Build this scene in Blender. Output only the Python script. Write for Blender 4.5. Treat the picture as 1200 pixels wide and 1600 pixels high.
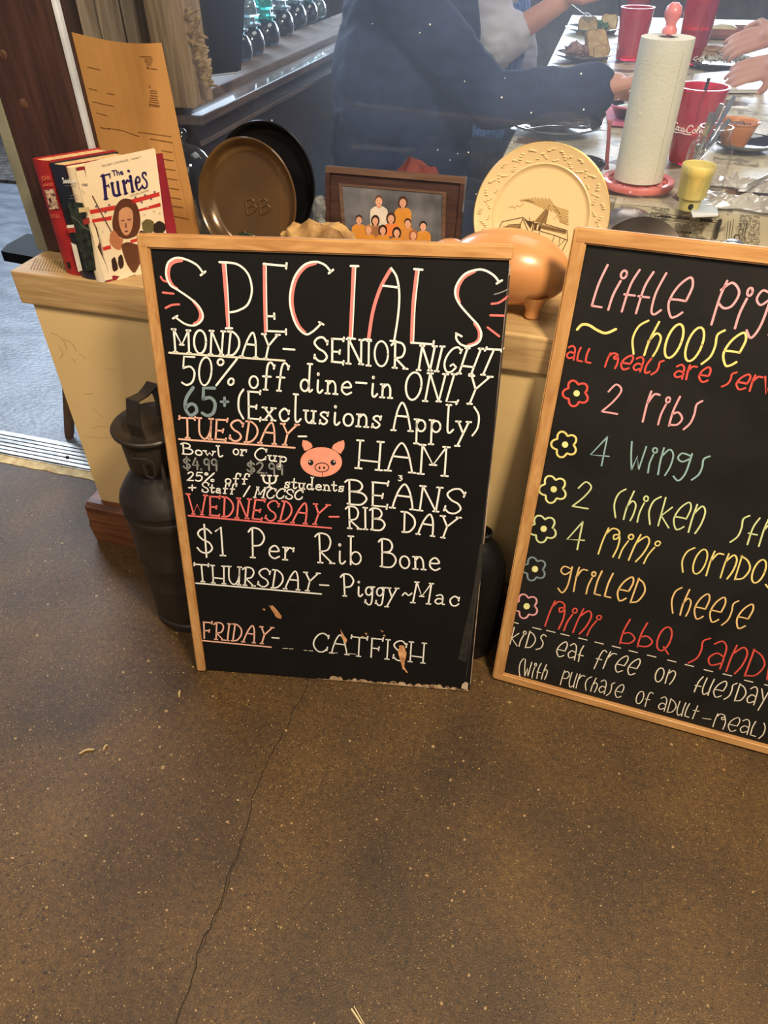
import bpy, bmesh, math, random
from mathutils import Vector, Matrix, noise
import numpy as np
random.seed(7)
V = Vector
R = math.radians
for o in list(bpy.data.objects): bpy.data.objects.remove(o)
C = bpy.context.scene.collection
scene = bpy.context.scene

# ---------------------------------------------------------------- camera, world, lights
F = 1116.65; PIT, ROLL, YAW = 0.71334, -0.00767, -0.29082
CAM = V((0, -1.15206, 1.31707))
fw = V((math.sin(YAW)*math.cos(PIT), math.cos(YAW)*math.cos(PIT), -math.sin(PIT)))
r0 = V((math.cos(YAW), -math.sin(YAW), 0)); u0 = r0.cross(fw)
rt = r0*math.cos(ROLL) + u0*math.sin(ROLL); up = -r0*math.sin(ROLL) + u0*math.cos(ROLL)
cd = bpy.data.cameras.new('camera'); cam = bpy.data.objects.new('camera', cd); C.objects.link(cam)
cam.matrix_world = Matrix(((rt.x, up.x, -fw.x, CAM.x), (rt.y, up.y, -fw.y, CAM.y), (rt.z, up.z, -fw.z, CAM.z), (0, 0, 0, 1)))
cd.sensor_fit = 'VERTICAL'; cd.sensor_height = 24; cd.sensor_width = 18; cd.lens = F/1600*24
cd.clip_start = .05; cd.clip_end = 100
scene.camera = cam
scene.view_settings.view_transform = 'Standard'; scene.view_settings.look = 'None'
scene.view_settings.gamma = 1; scene.view_settings.use_curve_mapping = False
scene.view_settings.exposure = 0.18
w = bpy.data.worlds.new('world'); scene.world = w; w.use_nodes = True
w.node_tree.nodes['Background'].inputs[0].default_value = (.55, .68, 1, 1)
w.node_tree.nodes['Background'].inputs[1].default_value = .10

def area(name, loc, target, sx, sy, power, col, spread=180):
    l = bpy.data.lights.new(name, 'AREA'); l.shape = 'RECTANGLE'; l.size = sx; l.size_y = sy
    l.energy = power; l.color = col; l.spread = R(spread)
    o = bpy.data.objects.new(name, l); C.objects.link(o); o.location = loc
    o.rotation_euler = (V(target)-V(loc)).to_track_quat('-Z', 'Y').to_euler(); return o
area('warm_ceiling_lamp', (.75, -1.05, 2.5), (-.15, .1, .4), .35, .35, 66, (1, .82, .57))
area('warm_ceiling_lamp_far', (-1.3, -1.5, 2.6), (-.6, .1, .5), .4, .4, 24, (1, .82, .60))
area('warm_room_fill', (0.2, -2.8, 2.4), (0, 0, .2), 2.5, 1.2, 14, (1, .80, .55))
area('dining_window_light', (.1, 5.9, 1.75), (0, 1.5, .5), 3.4, 1.3, 190, (.80, .88, 1))
area('dining_table_fill', (.15, 1.2, 2.7), (.15, 1.2, .8), .9, 1.4, 15, (1, .92, .80))  # overhead fill added to brighten the table, not a visible fixture
area('side_window_light', (-1.75, 2.3, 1.75), (0, 1.9, .7), 2.6, 1.0, 20, (.75, .87, 1))
area('doorway_daylight', (-3.9, 3.4, 2.9), (-2.3, 1.2, 0), 2.2, 1.6, 78, (.70, .83, 1), 105)

# ---------------------------------------------------------------- picture rays (used once, to measure where things stand)
def ray(x, y):
    return (fw*F + rt*(x-600) - up*(y-800)).normalized()
def atz(x, y, z): d = ray(x, y); return CAM + d*((z-CAM.z)/d.z)
def aty(x, y, Y): d = ray(x, y); return CAM + d*((Y-CAM.y)/d.y)
def atx(x, y, X): d = ray(x, y); return CAM + d*((X-CAM.x)/d.x)
class Plane:
    def __init__(s, o, a, h):
        s.o = V(o); s.a = V(a).normalized(); s.n = s.a.cross(V(h)).normalized(); s.h = s.n.cross(s.a).normalized()
        if s.n.dot(fw) > 0: s.n = -s.n            # n points at the viewer's side
    def hit(s, x, y, off=0):
        d = ray(x, y); o = s.o + s.n*off
        t = (o-CAM).dot(s.n)/d.dot(s.n); return CAM + d*t
    def uv(s, x, y):
        p = s.hit(x, y)-s.o; return p.dot(s.a), p.dot(s.h)
    def p(s, u, v, d=0): return s.o + s.a*u + s.h*v + s.n*d

# ---------------------------------------------------------------- materials
def lin(c):
    return tuple((v/255/12.92 if v/255 <= .04045 else ((v/255+.055)/1.055)**2.4) for v in c)
MC = {}
def mat(name, col, rough=.6, metal=0, col2=None, scale=8, bump=0, bscale=60, stretch=(1, 1, 1), spec=.5, coat=0, detail=5, lo=.35, hi=.65, trans=0, distort=0, sheen=0):
    if name in MC: return MC[name]
    m = bpy.data.materials.new(name); m.use_nodes = True; MC[name] = m
    n = m.node_tree.nodes; L = m.node_tree.links; b = n['Principled BSDF']
    b.inputs['Roughness'].default_value = rough; b.inputs['Metallic'].default_value = metal
    b.inputs['Specular IOR Level'].default_value = spec; b.inputs['Coat Weight'].default_value = coat
    b.inputs['Transmission Weight'].default_value = trans
    b.inputs['Base Color'].default_value = (*lin(col), 1)
    tc = n.new('ShaderNodeTexCoord'); mp = n.new('ShaderNodeMapping'); mp.inputs['Scale'].default_value = stretch
    L.new(tc.outputs['Object'], mp.inputs[0])
    if col2 is None: col2 = tuple(v*.82 for v in col)
    t = n.new('ShaderNodeTexNoise'); t.inputs['Scale'].default_value = scale; t.inputs['Detail'].default_value = detail
    t.inputs['Distortion'].default_value = distort
    L.new(mp.outputs[0], t.inputs[0])
    cr = n.new('ShaderNodeValToRGB'); cr.color_ramp.elements[0].position = lo; cr.color_ramp.elements[1].position = hi
    cr.color_ramp.elements[0].color = (*lin(col2), 1); cr.color_ramp.elements[1].color = (*lin(col), 1)
    L.new(t.outputs[0], cr.inputs[0]); L.new(cr.outputs[0], b.inputs['Base Color'])
    if bump:
        t2 = n.new('ShaderNodeTexNoise'); t2.inputs['Scale'].default_value = bscale; t2.inputs['Detail'].default_value = 6
        L.new(mp.outputs[0], t2.inputs[0]); bp = n.new('ShaderNodeBump'); bp.inputs['Strength'].default_value = bump
        bp.inputs['Distance'].default_value = .004; L.new(t2.outputs[0], bp.inputs['Height']); L.new(bp.outputs[0], b.inputs['Normal'])
    return m
def wood(name, col, col2, axis=0, scale=7, rough=.5, bump=.25, coat=0):
    st = [6, 6, 6]; st[axis] = .55
    return mat(name, col, rough, col2=col2, scale=scale, stretch=st, bump=bump, bscale=18, distort=1.2, coat=coat, lo=.3, hi=.7)
def glass(name, tint=(255, 255, 255), gloss=.0, dust=0, fres=1.5):
    if name in MC: return MC[name]
    m = bpy.data.materials.new(name); m.use_nodes = True; MC[name] = m
    n = m.node_tree.nodes; L = m.node_tree.links; n.remove(n['Principled BSDF']); out = n['Material Output']
    tr = n.new('ShaderNodeBsdfTransparent'); tr.inputs[0].default_value = (*lin(tint), 1)
    gl = n.new('ShaderNodeBsdfGlossy'); gl.inputs['Roughness'].default_value = .03
    fr = n.new('ShaderNodeLayerWeight'); fr.inputs[0].default_value = .5
    pw = n.new('ShaderNodeMath'); pw.operation = 'POWER'; pw.inputs[1].default_value = 4; L.new(fr.outputs['Facing'], pw.inputs[0])
    ml0 = n.new('ShaderNodeMath'); ml0.operation = 'MULTIPLY'; ml0.inputs[1].default_value = .75; L.new(pw.outputs[0], ml0.inputs[0])
    add = n.new('ShaderNodeMath'); add.operation = 'ADD'; add.inputs[1].default_value = .025+gloss; L.new(ml0.outputs[0], add.inputs[0])
    mx = n.new('ShaderNodeMixShader'); L.new(add.outputs[0], mx.inputs[0]); L.new(tr.outputs[0], mx.inputs[1]); L.new(gl.outputs[0], mx.inputs[2])
    last = mx
    if dust:
        tl = n.new('ShaderNodeBsdfTranslucent'); tl.inputs[0].default_value = (.85, .9, 1, 1)
        m2 = n.new('ShaderNodeMixShader')
        tc = n.new('ShaderNodeTexCoord'); nz = n.new('ShaderNodeTexNoise'); nz.inputs['Scale'].default_value = 3
        L.new(tc.outputs['Object'], nz.inputs[0]); ml = n.new('ShaderNodeMath'); ml.operation = 'MULTIPLY'; ml.inputs[1].default_value = dust*2
        L.new(nz.outputs[0], ml.inputs[0]); L.new(ml.outputs[0], m2.inputs[0]); L.new(mx.outputs[0], m2.inputs[1]); L.new(tl.outputs[0], m2.inputs[2]); last = m2
    L.new(last.outputs[0], out.inputs[0]); return m
def flat(name, col, rough=.8): return mat(name, col, rough, col2=tuple(v*.93 for v in col), scale=40)

# ---------------------------------------------------------------- mesh builder
class MB:
    def __init__(s): s.v = []; s.f = []; s.smooth = []
    def add(s, vs, fs, smooth=False):
        k = len(s.v); s.v += [V(p) for p in vs]; s.f += [[i+k for i in f] for f in fs]; s.smooth += [smooth]*len(fs); return s
    def box(s, lo, hi, fr=None, bev=0):
        bm = bmesh.new(); bmesh.ops.create_cube(bm, size=1)
        for v in bm.verts: v.co = V([(lo[i]+hi[i])/2 + v.co[i]*(hi[i]-lo[i]) for i in range(3)])
        if bev: bmesh.ops.bevel(bm, geom=bm.edges[:], offset=bev, segments=2, affect='EDGES', profile=.7)
        return s.frombm(bm, fr)
    def frombm(s, bm, fr=None, smooth=False):
        bm.verts.index_update(); f = fr or (lambda p: p)
        s.add([f(v.co.copy()) for v in bm.verts], [[v.index for v in q.verts] for q in bm.faces], smooth); bm.free(); return s
    def lathe(s, prof, c=(0, 0, 0), seg=40, ax=None, fr=None, wob=0, cap=False):
        vs = []; fs = []
        for r, z in prof:
            for k in range(seg):
                a = 2*math.pi*k/seg; rr = r*(1+wob*math.sin(3*a)); vs.append(V((rr*math.cos(a), rr*math.sin(a), z)))
        n = len(prof)
        for i in range(n-1):
            for k in range(seg): k2 = (k+1) % seg; fs.append([i*seg+k, i*seg+k2, (i+1)*seg+k2, (i+1)*seg+k])
        if cap and prof[0][0] > 1e-5: fs.append([k for k in range(seg)][::-1])
        if cap and prof[-1][0] > 1e-5: fs.append([(n-1)*seg+k for k in range(seg)])
        M = Matrix.Identity(3) if ax is None else V(ax).to_track_quat('Z', 'Y').to_matrix()
        return s.add([(fr(v) if fr else M@v + V(c)) for v in vs], fs, True)
    def tube(s, pts, r, seg=8, closed=False):
        pts = [V(p) for p in pts]; n = len(pts); rs = r if isinstance(r, (list, tuple)) else [r]*n
        vs = []; fs = []; ref = V((0, 0, 1))
        for i, p in enumerate(pts):
            t = (pts[min(i+1, n-1)] - pts[max(i-1, 0)]).normalized()
            if i == 0:
                if abs(t.z) > .9: ref = V((1, 0, 0))
                x = t.cross(ref).normalized()
            else: x = (x - t*x.dot(t)).normalized()
            y = t.cross(x)
            for k in range(seg): a = 2*math.pi*k/seg; vs.append(p + (x*math.cos(a)+y*math.sin(a))*rs[i])
        for i in range(n-1):
            for k in range(seg): k2 = (k+1) % seg; fs.append([i*seg+k, i*seg+k2, (i+1)*seg+k2, (i+1)*seg+k])
        fs += [[k for k in range(seg)][::-1], [(n-1)*seg+k for k in range(seg)]]
        return s.add(vs, fs, True)
    def ell(s, c, r, seg=24, rings=14, M=None, nz=0, nsc=8, seed=0):
        vs = []; fs = []; M = M or Matrix.Identity(3)
        for i in range(rings+1):
            th = math.pi*i/rings
            for k in range(seg):
                a = 2*math.pi*k/seg; p = V((math.sin(th)*math.cos(a), math.sin(th)*math.sin(a), math.cos(th)))
                q = V((p.x*r[0], p.y*r[1], p.z*r[2]))
                if nz: q *= 1 + nz*noise.noise(p*nsc*.4+V((seed, seed*2.3, 1))) + nz*.5*noise.noise(p*nsc+V((seed, 3, 1)))
                vs.append(M@q + V(c))
        for i in range(rings):
            for k in range(seg): k2 = (k+1) % seg; fs.append([i*seg+k, (i+1)*seg+k, (i+1)*seg+k2, i*seg+k2])
        return s.add(vs, fs, True)
    def prism(s, pts, d):         # pts: closed 3-D polygon, d: thickness vector
        n = len(pts); d = V(d); vs = [V(p) for p in pts]+[V(p)+d for p in pts]
        return s.add(vs, [list(range(n)), [i+n for i in range(n)][::-1]] + [[i, i+n, (i+1) % n+n, (i+1) % n] for i in range(n)])
    def build(s, name, m, parent=None, weld=False):
        me = bpy.data.meshes.new(name); org = parent_loc(parent)
        me.from_pydata([tuple(v-org) for v in s.v], [], s.f)
        me.polygons.foreach_set('use_smooth', s.smooth)
        bm = bmesh.new(); bm.from_mesh(me)
        if weld: bmesh.ops.remove_doubles(bm, verts=bm.verts, dist=1e-5)
        bmesh.ops.recalc_face_normals(bm, faces=bm.faces); bm.to_mesh(me); bm.free()
        if any(s.smooth): me.set_sharp_from_angle(angle=R(38))
        me.materials.append(m)
        o = bpy.data.objects.new(name, me); C.objects.link(o)
        if parent: o.parent = parent
        return o
def parent_loc(p):
    l = V((0, 0, 0))
    while p: l += p.location; p = p.parent
    return l
def tag(o, label, cat, group=None, kind=None):
    o['label'] = label; o['category'] = cat
    if group: o['group'] = group
    if kind: o['kind'] = kind
    return o
def thing(name, label, cat, loc=(0, 0, 0), group=None):
    o = bpy.data.objects.new(name, None); C.objects.link(o); o.location = loc; o.empty_display_size = .05
    return tag(o, label, cat, group)
def struct(o): o['kind'] = 'structure'; return o
def stuff(o): o['kind'] = 'stuff'; return o
def catmull(P, n=7):
    if len(P) < 3: return P
    o = []; Q = [P[0]]+list(P)+[P[-1]]
    for i in range(1, len(Q)-2):
        a, b, c, d = Q[i-1], Q[i], Q[i+1], Q[i+2]
        for k in range(n):
            t = k/n; o.append(tuple(.5*((2*b[j])+(-a[j]+c[j])*t+(2*a[j]-5*b[j]+4*c[j]-d[j])*t*t+(-a[j]+3*b[j]-3*c[j]+d[j])*t**3) for j in range(len(b))))
    o.append(tuple(P[-1])); return o
def ribbon(mb, pl, pts, w, off=.0004):
    """pts in (u,v) metres on plane pl; a thin raised paint stroke with round ends."""
    P = [V(p) for p in pts]; q = [P[0]]
    for p in P[1:]:
        if (p-q[-1]).length > 1e-5: q.append(p)
    P = q
    if len(P) < 2: P.append(P[0]+V((w*.2, 0)))
    n = len(P); vs = []; fs = []
    for i in range(n):
        t = (P[min(i+1, n-1)]-P[max(i-1, 0)])
        t = t.normalized() if t.length > 1e-9 else V((1, 0)); x = V((-t.y, t.x))*w/2
        vs += [P[i]+x, P[i]-x]
    for i in range(n-1): fs.append([2*i, 2*i+1, 2*i+3, 2*i+2])
    for e, sgn in ((0, -1), (n-1, 1)):
        t = (P[1]-P[0] if e == 0 else P[-1]-P[-2]).normalized()*sgn; x = V((-t.y, t.x)); k = len(vs)
        arc = [P[e] + (x*math.cos(a)+t*math.sin(a))*w/2 for a in [math.pi*j/5 for j in range(6)]]
        vs += arc; fs.append(list(range(k, k+6)))
    mb.add([pl.p(v.x, v.y, off) for v in vs], fs)
def poly(mb, pl, pts, off=.0003):
    mb.add([pl.p(u, v, off) for u, v in pts], [list(range(len(pts)))])
def circ(cx, cy, rx, ry=None, n=20, a0=0): ry = ry or rx; return [(cx+rx*math.cos(a0+2*math.pi*k/n), cy+ry*math.sin(a0+2*math.pi*k/n)) for k in range(n)]
def quad_map(BL, BR, TL, TR):
    BL, BR, TL, TR = map(V, (BL, BR, TL, TR))
    return lambda s, t: (BL*(1-s)+BR*s)*(1-t) + (TL*(1-s)+TR*s)*t
def fontmesh(name, s, quad, pl, m, parent, bold=0.0, off=.0005):
    c = bpy.data.curves.new(name, 'FONT'); c.body = s; c.offset = bold; c.resolution_u = 3
    o = bpy.data.objects.new(name, c); C.objects.link(o); bpy.context.view_layer.update()
    me = bpy.data.meshes.new_from_object(o.evaluated_get(bpy.context.evaluated_depsgraph_get()))
    bpy.data.objects.remove(o)
    xs = [v.co.x for v in me.vertices]; ys = [v.co.y for v in me.vertices]; x0, x1, y0, y1 = min(xs), max(xs), min(ys), max(ys)
    f = quad_map(*quad); mb = MB()
    vs = []
    for v in me.vertices:
        p = f((v.co.x-x0)/(x1-x0), (v.co.y-y0)/(y1-y0)); u, w_ = pl.uv(p.x, p.y); vs.append(pl.p(u, w_, off))
    mb.add(vs, [list(p.vertices) for p in me.polygons]); return mb.build(name, m, parent)
# ---------------------------------------------------------------- hand lettering: two stroke alphabets
# a stroke is "x,y x,y ..."; ~ smooth; h/v after a point adds a serif tick; "o cx cy rx ry" is an ellipse
SER = {
'A': (70, '~6,0h 12,35 22,75 36,100 50,76 60,35 66,0h|16,52 58,50'),
'B': (62, '12,100 10,0|~0,90 12,101 38,98 48,78 38,58 12,53|~12,53 46,50 60,28 46,4 24,0 4,2'),
'C': (62, '~62,84v 44,100 24,92 8,62 6,30 22,3 42,2 58,20v'),
'D': (56, '12,100 12,0|~0,100 22,98 46,74 52,40 36,8 14,0 4,0'),
'E': (52, '8,98 8,2|6,98 50,98v|8,45 36,45v|6,2 50,2v'),
'F': (52, '8,98 8,0|6,98 50,98v|8,48 36,48v'),
'G': (60, '~56,85v 42,100 22,92 7,60 7,28 22,3 42,3 56,22|56,22 40,34 32,26'),
'H': (66, '8,100h 8,0h|58,100h 58,0h|8,30 58,28'),
'I': (20, '10,100h 10,0h'), 'L': (50, '8,100h 8,2 46,2v'),
'M': (78, '9,100h 9,0h|9,100 38,34h 68,98|68,98h 68,0h'), 'N': (66, '9,100h 9,0h|9,100 56,2|56,100h 56,2h'),
'O': (58, 'o 29 50 25 50'), 'P': (58, '14,100 14,0h|~0,86 14,101 40,97 55,72 42,46 14,40'),
'R': (60, '14,100 14,0h|~0,88 14,101 40,97 50,74 40,46 14,38|14,40 54,0h'),
'S': (56, '~54,80v 38,100 18,96 6,76 20,54 42,40 52,20 40,2 20,2 6,18v'),
'T': (66, '2,98v 64,98v|33,98 33,0h'), 'U': (60, '~7,100h 8,30 24,2 40,6 52,40 54,100h|54,100 54,0h'),
'W': (84, '4,100h 22,2 42,50 62,2 80,100h|16,0 28,0|56,0 68,0'), 'Y': (64, '4,98h 32,52|60,98h 32,52|32,52 32,0h'),
'5': (54, '48,98 12,98 10,58|~10,58 34,64 50,44 44,12 24,0 6,8'), '0': (52, 'o 26 50 22 50'),
'6': (52, '~38,100 14,62 8,26 24,0 46,14 42,36 26,40 10,26'), '%': (76, 'o 16 84 10 11|o 62 14 10 12|70,98 10,0'),
'$': (54, '~50,78 36,92 16,88 8,72 22,54 42,44 50,24 36,8 16,10 4,24|29,108 31,-8'),
'1': (40, '2,84 20,100 20,0h'), '4': (50, '28,100 6,36 46,36|38,72 38,0'), '9': (44, 'o 20 72 16 26|37,84 37,0'),
'2': (50, '~6,80 26,100 44,80 32,42 6,2|6,2 48,2'), '.': (16, 'o 8 3 2 3'), '-': (46, '4,45 42,45'), '+': (44, '4,30 40,30|22,52 22,8'),
'/': (40, '38,100 2,-4'), '(': (26, '~24,104 8,76 6,32 22,0'), ')': (26, '~2,100 20,70 20,26 4,-4'), '~': (50, '~2,36 16,50 32,38 48,50'),
'=': (74, '~6,96h 8,60 20,36 54,36 66,60 66,96h|36,96h 36,2h'), '&': (30, '~4,84 26,80 12,60 28,50 14,22 2,30'), ' ': (34, ''),
'a': (46, '~8,40 24,46 34,34 34,4 42,2|~34,26 14,26 6,12 18,2 34,10'), 'b': (46, '8,100h 8,0|o 25 24 17 22'),
'c': (46, '~42,34v 26,46 9,28 16,4 32,2 42,12'), 'd': (48, 'o 20 22 15 21|~36,100h 36,8 42,2 48,8'),
'e': (46, '~8,24 40,27 28,45 10,34 8,12 24,0 42,8'), 'f': (46, '~46,84v 32,100 20,82 20,0h|6,48 36,48'),
'g': (42, 'o 18 26 14 19|~34,46h 34,-24 20,-38 4,-22v'), 'i': (32, '~12,44 12,8 20,0 30,10|o 12 66 2 3'), 'l': (34, '~12,100h 12,14 20,0 32,12'),
'n': (46, '9,44h 9,0h|~9,30 24,45 36,32 38,0h'), 'o': (42, 'o 21 22 17 22'), 'p': (44, '9,44h 9,-42h|o 24 22 15 20'),
'r': (44, '9,44h 9,0h|~9,26 24,44 38,38v'), 's': (40, '~34,38v 20,45 8,34 32,14 20,0 6,8v'),
't': (36, '~16,78 15,10 24,0 34,10|2,48 32,48'), 'u': (46, '~8,44h 9,12 22,0 36,16|36,44h 36,0h'),
'w': (56, '4,44h 16,2 28,30 40,2 52,44h'), 'x': (44, '6,44h 38,0h|38,44h 6,0h'), 'y': (46, '6,44h 24,4|42,44h 8,-44h'),
'm': (60, '8,44h 8,0h|~8,30 20,45 30,32 30,0h|~30,30 42,45 52,32 52,0h'), 'k': (40, '8,100 8,0|36,44 8,20 38,0'),
}
FUN = {
'L': (40, '~14,100 4,55 2,6|2,5 30,4'), 'i': (30, '~16,68 6,34 4,0|o 20 84 8 9'), 't': (34, '~24,100 10,62 6,0|0,40 30,40'),
'l': (36, '~20,100 6,52 6,10 16,0 32,12'), 'e': (62, '~8,42 30,43 52,42|~52,42 60,80 48,100 20,74 6,34 20,2 34,2 50,14'),
'P': (70, '~18,100 8,60 4,0|~6,78 36,98 66,80 56,50 32,40 10,48'), 'g': (66, '~48,88 20,92 8,72 26,60 50,76|~54,96 46,20 26,-14 4,0'),
's': (44, '~42,100 24,84 26,52 20,20 0,-4'), '(': (36, '~34,102 12,76 4,40 14,0'), ')': (28, '~12,100 24,70 20,25 2,-6'), 'c': (40, '~38,100 14,80 5,42 18,0'),
'h': (48, '~24,100 8,40 4,0|~6,40 24,66 40,56 38,24 30,0'), 'o': (56, '@ 27 50 22 50'),
'a': (54, '~8,84 28,100 44,84 46,46 44,2|~46,46 22,54 4,30 16,8 44,24'), 'm': (68, '~2,0 6,50 14,96|~12,76 28,98 50,94 54,72 42,62 38,76 56,78 62,40 56,0'),
'r': (48, '~2,0 4,60 10,100|~6,62 24,92 46,94'), 'v': (40, '2,100 18,0 38,100'), '2': (50, '~12,74 30,100 48,82 32,44 4,4|4,4 48,2'),
'4': (58, '46,100 4,34 56,34|46,100 38,0'), 'b': (52, '~18,100 6,50 4,0|~4,38 28,48 50,30 36,8 4,4'), 'w': (60, '~4,100 5,50 10,4|10,4 28,54 36,6 56,92'),
'n': (50, '~4,0 6,52 12,100|~10,70 32,98 48,80 44,36 30,0'), 'k': (46, '10,100 4,0|42,72 8,36 46,0'), 'D': (54, '~8,100 6,50 4,0|~6,98 34,84 50,52 34,12 4,2'),
'Q': (58, '@ 27 52 22 50|30,20 52,-6'), 'u': (48, '~6,100 2,36 14,0 34,16|~44,100 38,50 38,0'), 'd': (54, '~8,100 6,50 4,0|~6,98 34,84 50,52 34,12 4,2'),
'y': (48, '4,96 26,40|46,98 12,-20'), 'f': (44, '~42,92 26,100 14,76 8,-10|0,46 30,46'), 'p': (52, '~12,100 6,50 4,0|~8,84 34,98 50,78 34,50 8,50'),
'S': (46, '~42,92 24,98 14,76 34,50 30,18 4,2'), '~': (90, '~2,40 24,75 50,55 68,35 88,60'), ' ': (40, ''), 'T': (40, '~20,100 8,0|0,60 36,64'),
'-': (36, '2,45 32,45'),
}
def glyph_strokes(ch, FT):
    w_, s = FT[ch]; out = []
    for st in (s.split('|') if s else []):
        if st[0] in 'o@':
            cx, cy, rx, ry = map(float, st.split()[1:]); n = 22
            sh = .16 if st[0] == '@' else 0
            out.append(([(cx+rx*math.cos(a)+sh*ry*math.sin(a)*.6, cy+ry*math.sin(a)) for a in [2*math.pi*k/n for k in range(n+1)]], [])); continue
        sm = st[0] == '~'; P = []; T = []
        for tok in st.lstrip('~').split():
            k = tok[-1] if tok[-1] in 'hv' else ''
            x, y = map(float, tok.rstrip('hv').split(',')); P.append((x, y))
            if k: T.append((x, y, k))
        out.append((catmull(P, 6) if sm else P, T))
    return w_, out
def write(mb, pl, s, FT, BL, BR, TL, TR, width, sp=8, ser=9, dx=0):
    tot = sum(FT[c][0] for c in s) + sp*(len(s)-1); f = quad_map(BL, BR, TL, TR); x0 = 0
    H = (V(TL)-V(BL)).length; W = (V(BR)-V(BL)).length
    for c in s:
        w_, sts = glyph_strokes(c, FT); jit = random.uniform(-.012, .012)
        for P, T in sts:
            pts = []
            for x, y in P: q = f((x0+x)/tot, y/100+jit); pts.append(pl.uv(q.x, q.y))
            ribbon(mb, pl, pts, width*random.uniform(.93, 1.07))
            for x, y, k in T:
                d = ser*W/tot*.9; dv = ser*W/tot*.9/H      # a tick of the same length either way
                if k == 'h': a, b = f((x0+x-ser*.9)/tot, y/100+jit), f((x0+x+ser*.9)/tot, y/100+jit)
                else: a, b = f((x0+x-1)/tot, y/100+jit-dv*.85), f((x0+x+1)/tot, y/100+jit+dv*.85)
                ribbon(mb, pl, [pl.uv(a.x, a.y), pl.uv(b.x, b.y)], width)
        x0 += w_+sp
def Z(ox, oy, s): return lambda *P: [(ox+P[i]/s, oy+P[i+1]/s) for i in range(0, len(P), 2)]
def pxline(mb, pl, P, w_, smooth=True, off=.0004):
    ribbon(mb, pl, [pl.uv(*p) for p in (catmull(P, 8) if smooth and len(P) > 2 else P)], w_, off)

# ================================================================= SETTING
conc = mat('stained_concrete', (105, 79, 40), .52, col2=(61, 44, 23), scale=3.4, bump=.35, bscale=420, detail=12, lo=.3, hi=.72)
def concrete_extra(m, spk, chips):
    n = m.node_tree.nodes; L = m.node_tree.links; b = n['Principled BSDF']
    old = b.inputs['Base Color'].links[0].from_socket
    mp = [q for q in n if q.type == 'MAPPING'][0]
    def layer(prev, scale, thr, col, rnd):
        v = n.new('ShaderNodeTexVoronoi'); v.inputs['Scale'].default_value = scale; L.new(mp.outputs[0], v.inputs[0])
        sep = n.new('ShaderNodeSeparateColor'); L.new(v.outputs['Color'], sep.inputs[0])
        a = n.new('ShaderNodeMath'); a.operation = 'LESS_THAN'; a.inputs[1].default_value = thr; L.new(v.outputs['Distance'], a.inputs[0])
        c = n.new('ShaderNodeMath'); c.operation = 'GREATER_THAN'; c.inputs[1].default_value = rnd; L.new(sep.outputs[0], c.inputs[0])
        d = n.new('ShaderNodeMath'); d.operation = 'MULTIPLY'; L.new(a.outputs[0], d.inputs[0]); L.new(c.outputs[0], d.inputs[1])
        d2 = n.new('ShaderNodeMath'); d2.operation = 'MULTIPLY'; d2.inputs[1].default_value = .8; L.new(d.outputs[0], d2.inputs[0])
        mx = n.new('ShaderNodeMixRGB'); L.new(d2.outputs[0], mx.inputs[0]); L.new(prev, mx.inputs[1]); mx.inputs[2].default_value = (*lin(col), 1)
        return mx.outputs[0]
    # fine mottling
    nz = n.new('ShaderNodeTexNoise'); nz.inputs['Scale'].default_value = 330; nz.inputs['Detail'].default_value = 5; nz.inputs['Roughness'].default_value = .7; L.new(mp.outputs[0], nz.inputs[0])
    cr = n.new('ShaderNodeValToRGB'); cr.color_ramp.elements[0].position = .36; cr.color_ramp.elements[1].position = .66
    cr.color_ramp.elements[0].color = (.42, .40, .38, 1); cr.color_ramp.elements[1].color = (1.5, 1.46, 1.36, 1); L.new(nz.outputs[0], cr.inputs[0])
    mm = n.new('ShaderNodeMixRGB'); mm.blend_type = 'MULTIPLY'; mm.inputs[0].default_value = 1; L.new(old, mm.inputs[1]); L.new(cr.outputs[0], mm.inputs[2])
    nz3 = n.new('ShaderNodeTexNoise'); nz3.inputs['Scale'].default_value = 85; nz3.inputs['Detail'].default_value = 6; nz3.inputs['Roughness'].default_value = .75; L.new(mp.outputs[0], nz3.inputs[0])
    cr3 = n.new('ShaderNodeValToRGB'); cr3.color_ramp.elements[0].position = .34; cr3.color_ramp.elements[1].position = .68
    cr3.color_ramp.elements[0].color = (.55, .53, .52, 1); cr3.color_ramp.elements[1].color = (1.38, 1.34, 1.22, 1); L.new(nz3.outputs[0], cr3.inputs[0])
    m3_ = n.new('ShaderNodeMixRGB'); m3_.blend_type = 'MULTIPLY'; m3_.inputs[0].default_value = 1; L.new(mm.outputs[0], m3_.inputs[1]); L.new(cr3.outputs[0], m3_.inputs[2])
    p = m3_.outputs[0]
    p = layer(p, 210, .20, (30, 21, 14), .72)
    p = layer(p, 170, .17, (196, 160, 104), .80)
    p = layer(p, 320, .22, (168, 134, 84), .78)
    p = layer(p, 95, .22, (38, 26, 18), .8)
    p = layer(p, 60, .14, (176, 144, 98), .9)
    p = layer(p, 30, .10, (176, 144, 98), .96)
    L.new(p, b.inputs['Base Color'])
    # worn, glossier patches
    n2 = n.new('ShaderNodeTexNoise'); n2.inputs['Scale'].default_value = 2.1; L.new(mp.outputs[0], n2.inputs[0])
    mr = n.new('ShaderNodeMapRange'); mr.inputs[3].default_value = .38; mr.inputs[4].default_value = .68; L.new(n2.outputs[0], mr.inputs[0]); L.new(mr.outputs[0], b.inputs['Roughness'])
concrete_extra(conc, 1, 1)
mb = MB(); mb.box((-3.6, -3.2, -.06), (3.2, .215, 0)); mb.box((-1.118, .215, -.06), (3.2, 6.3, 0))
floor = struct(mb.build('floor', conc))
mb = MB()
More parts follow.
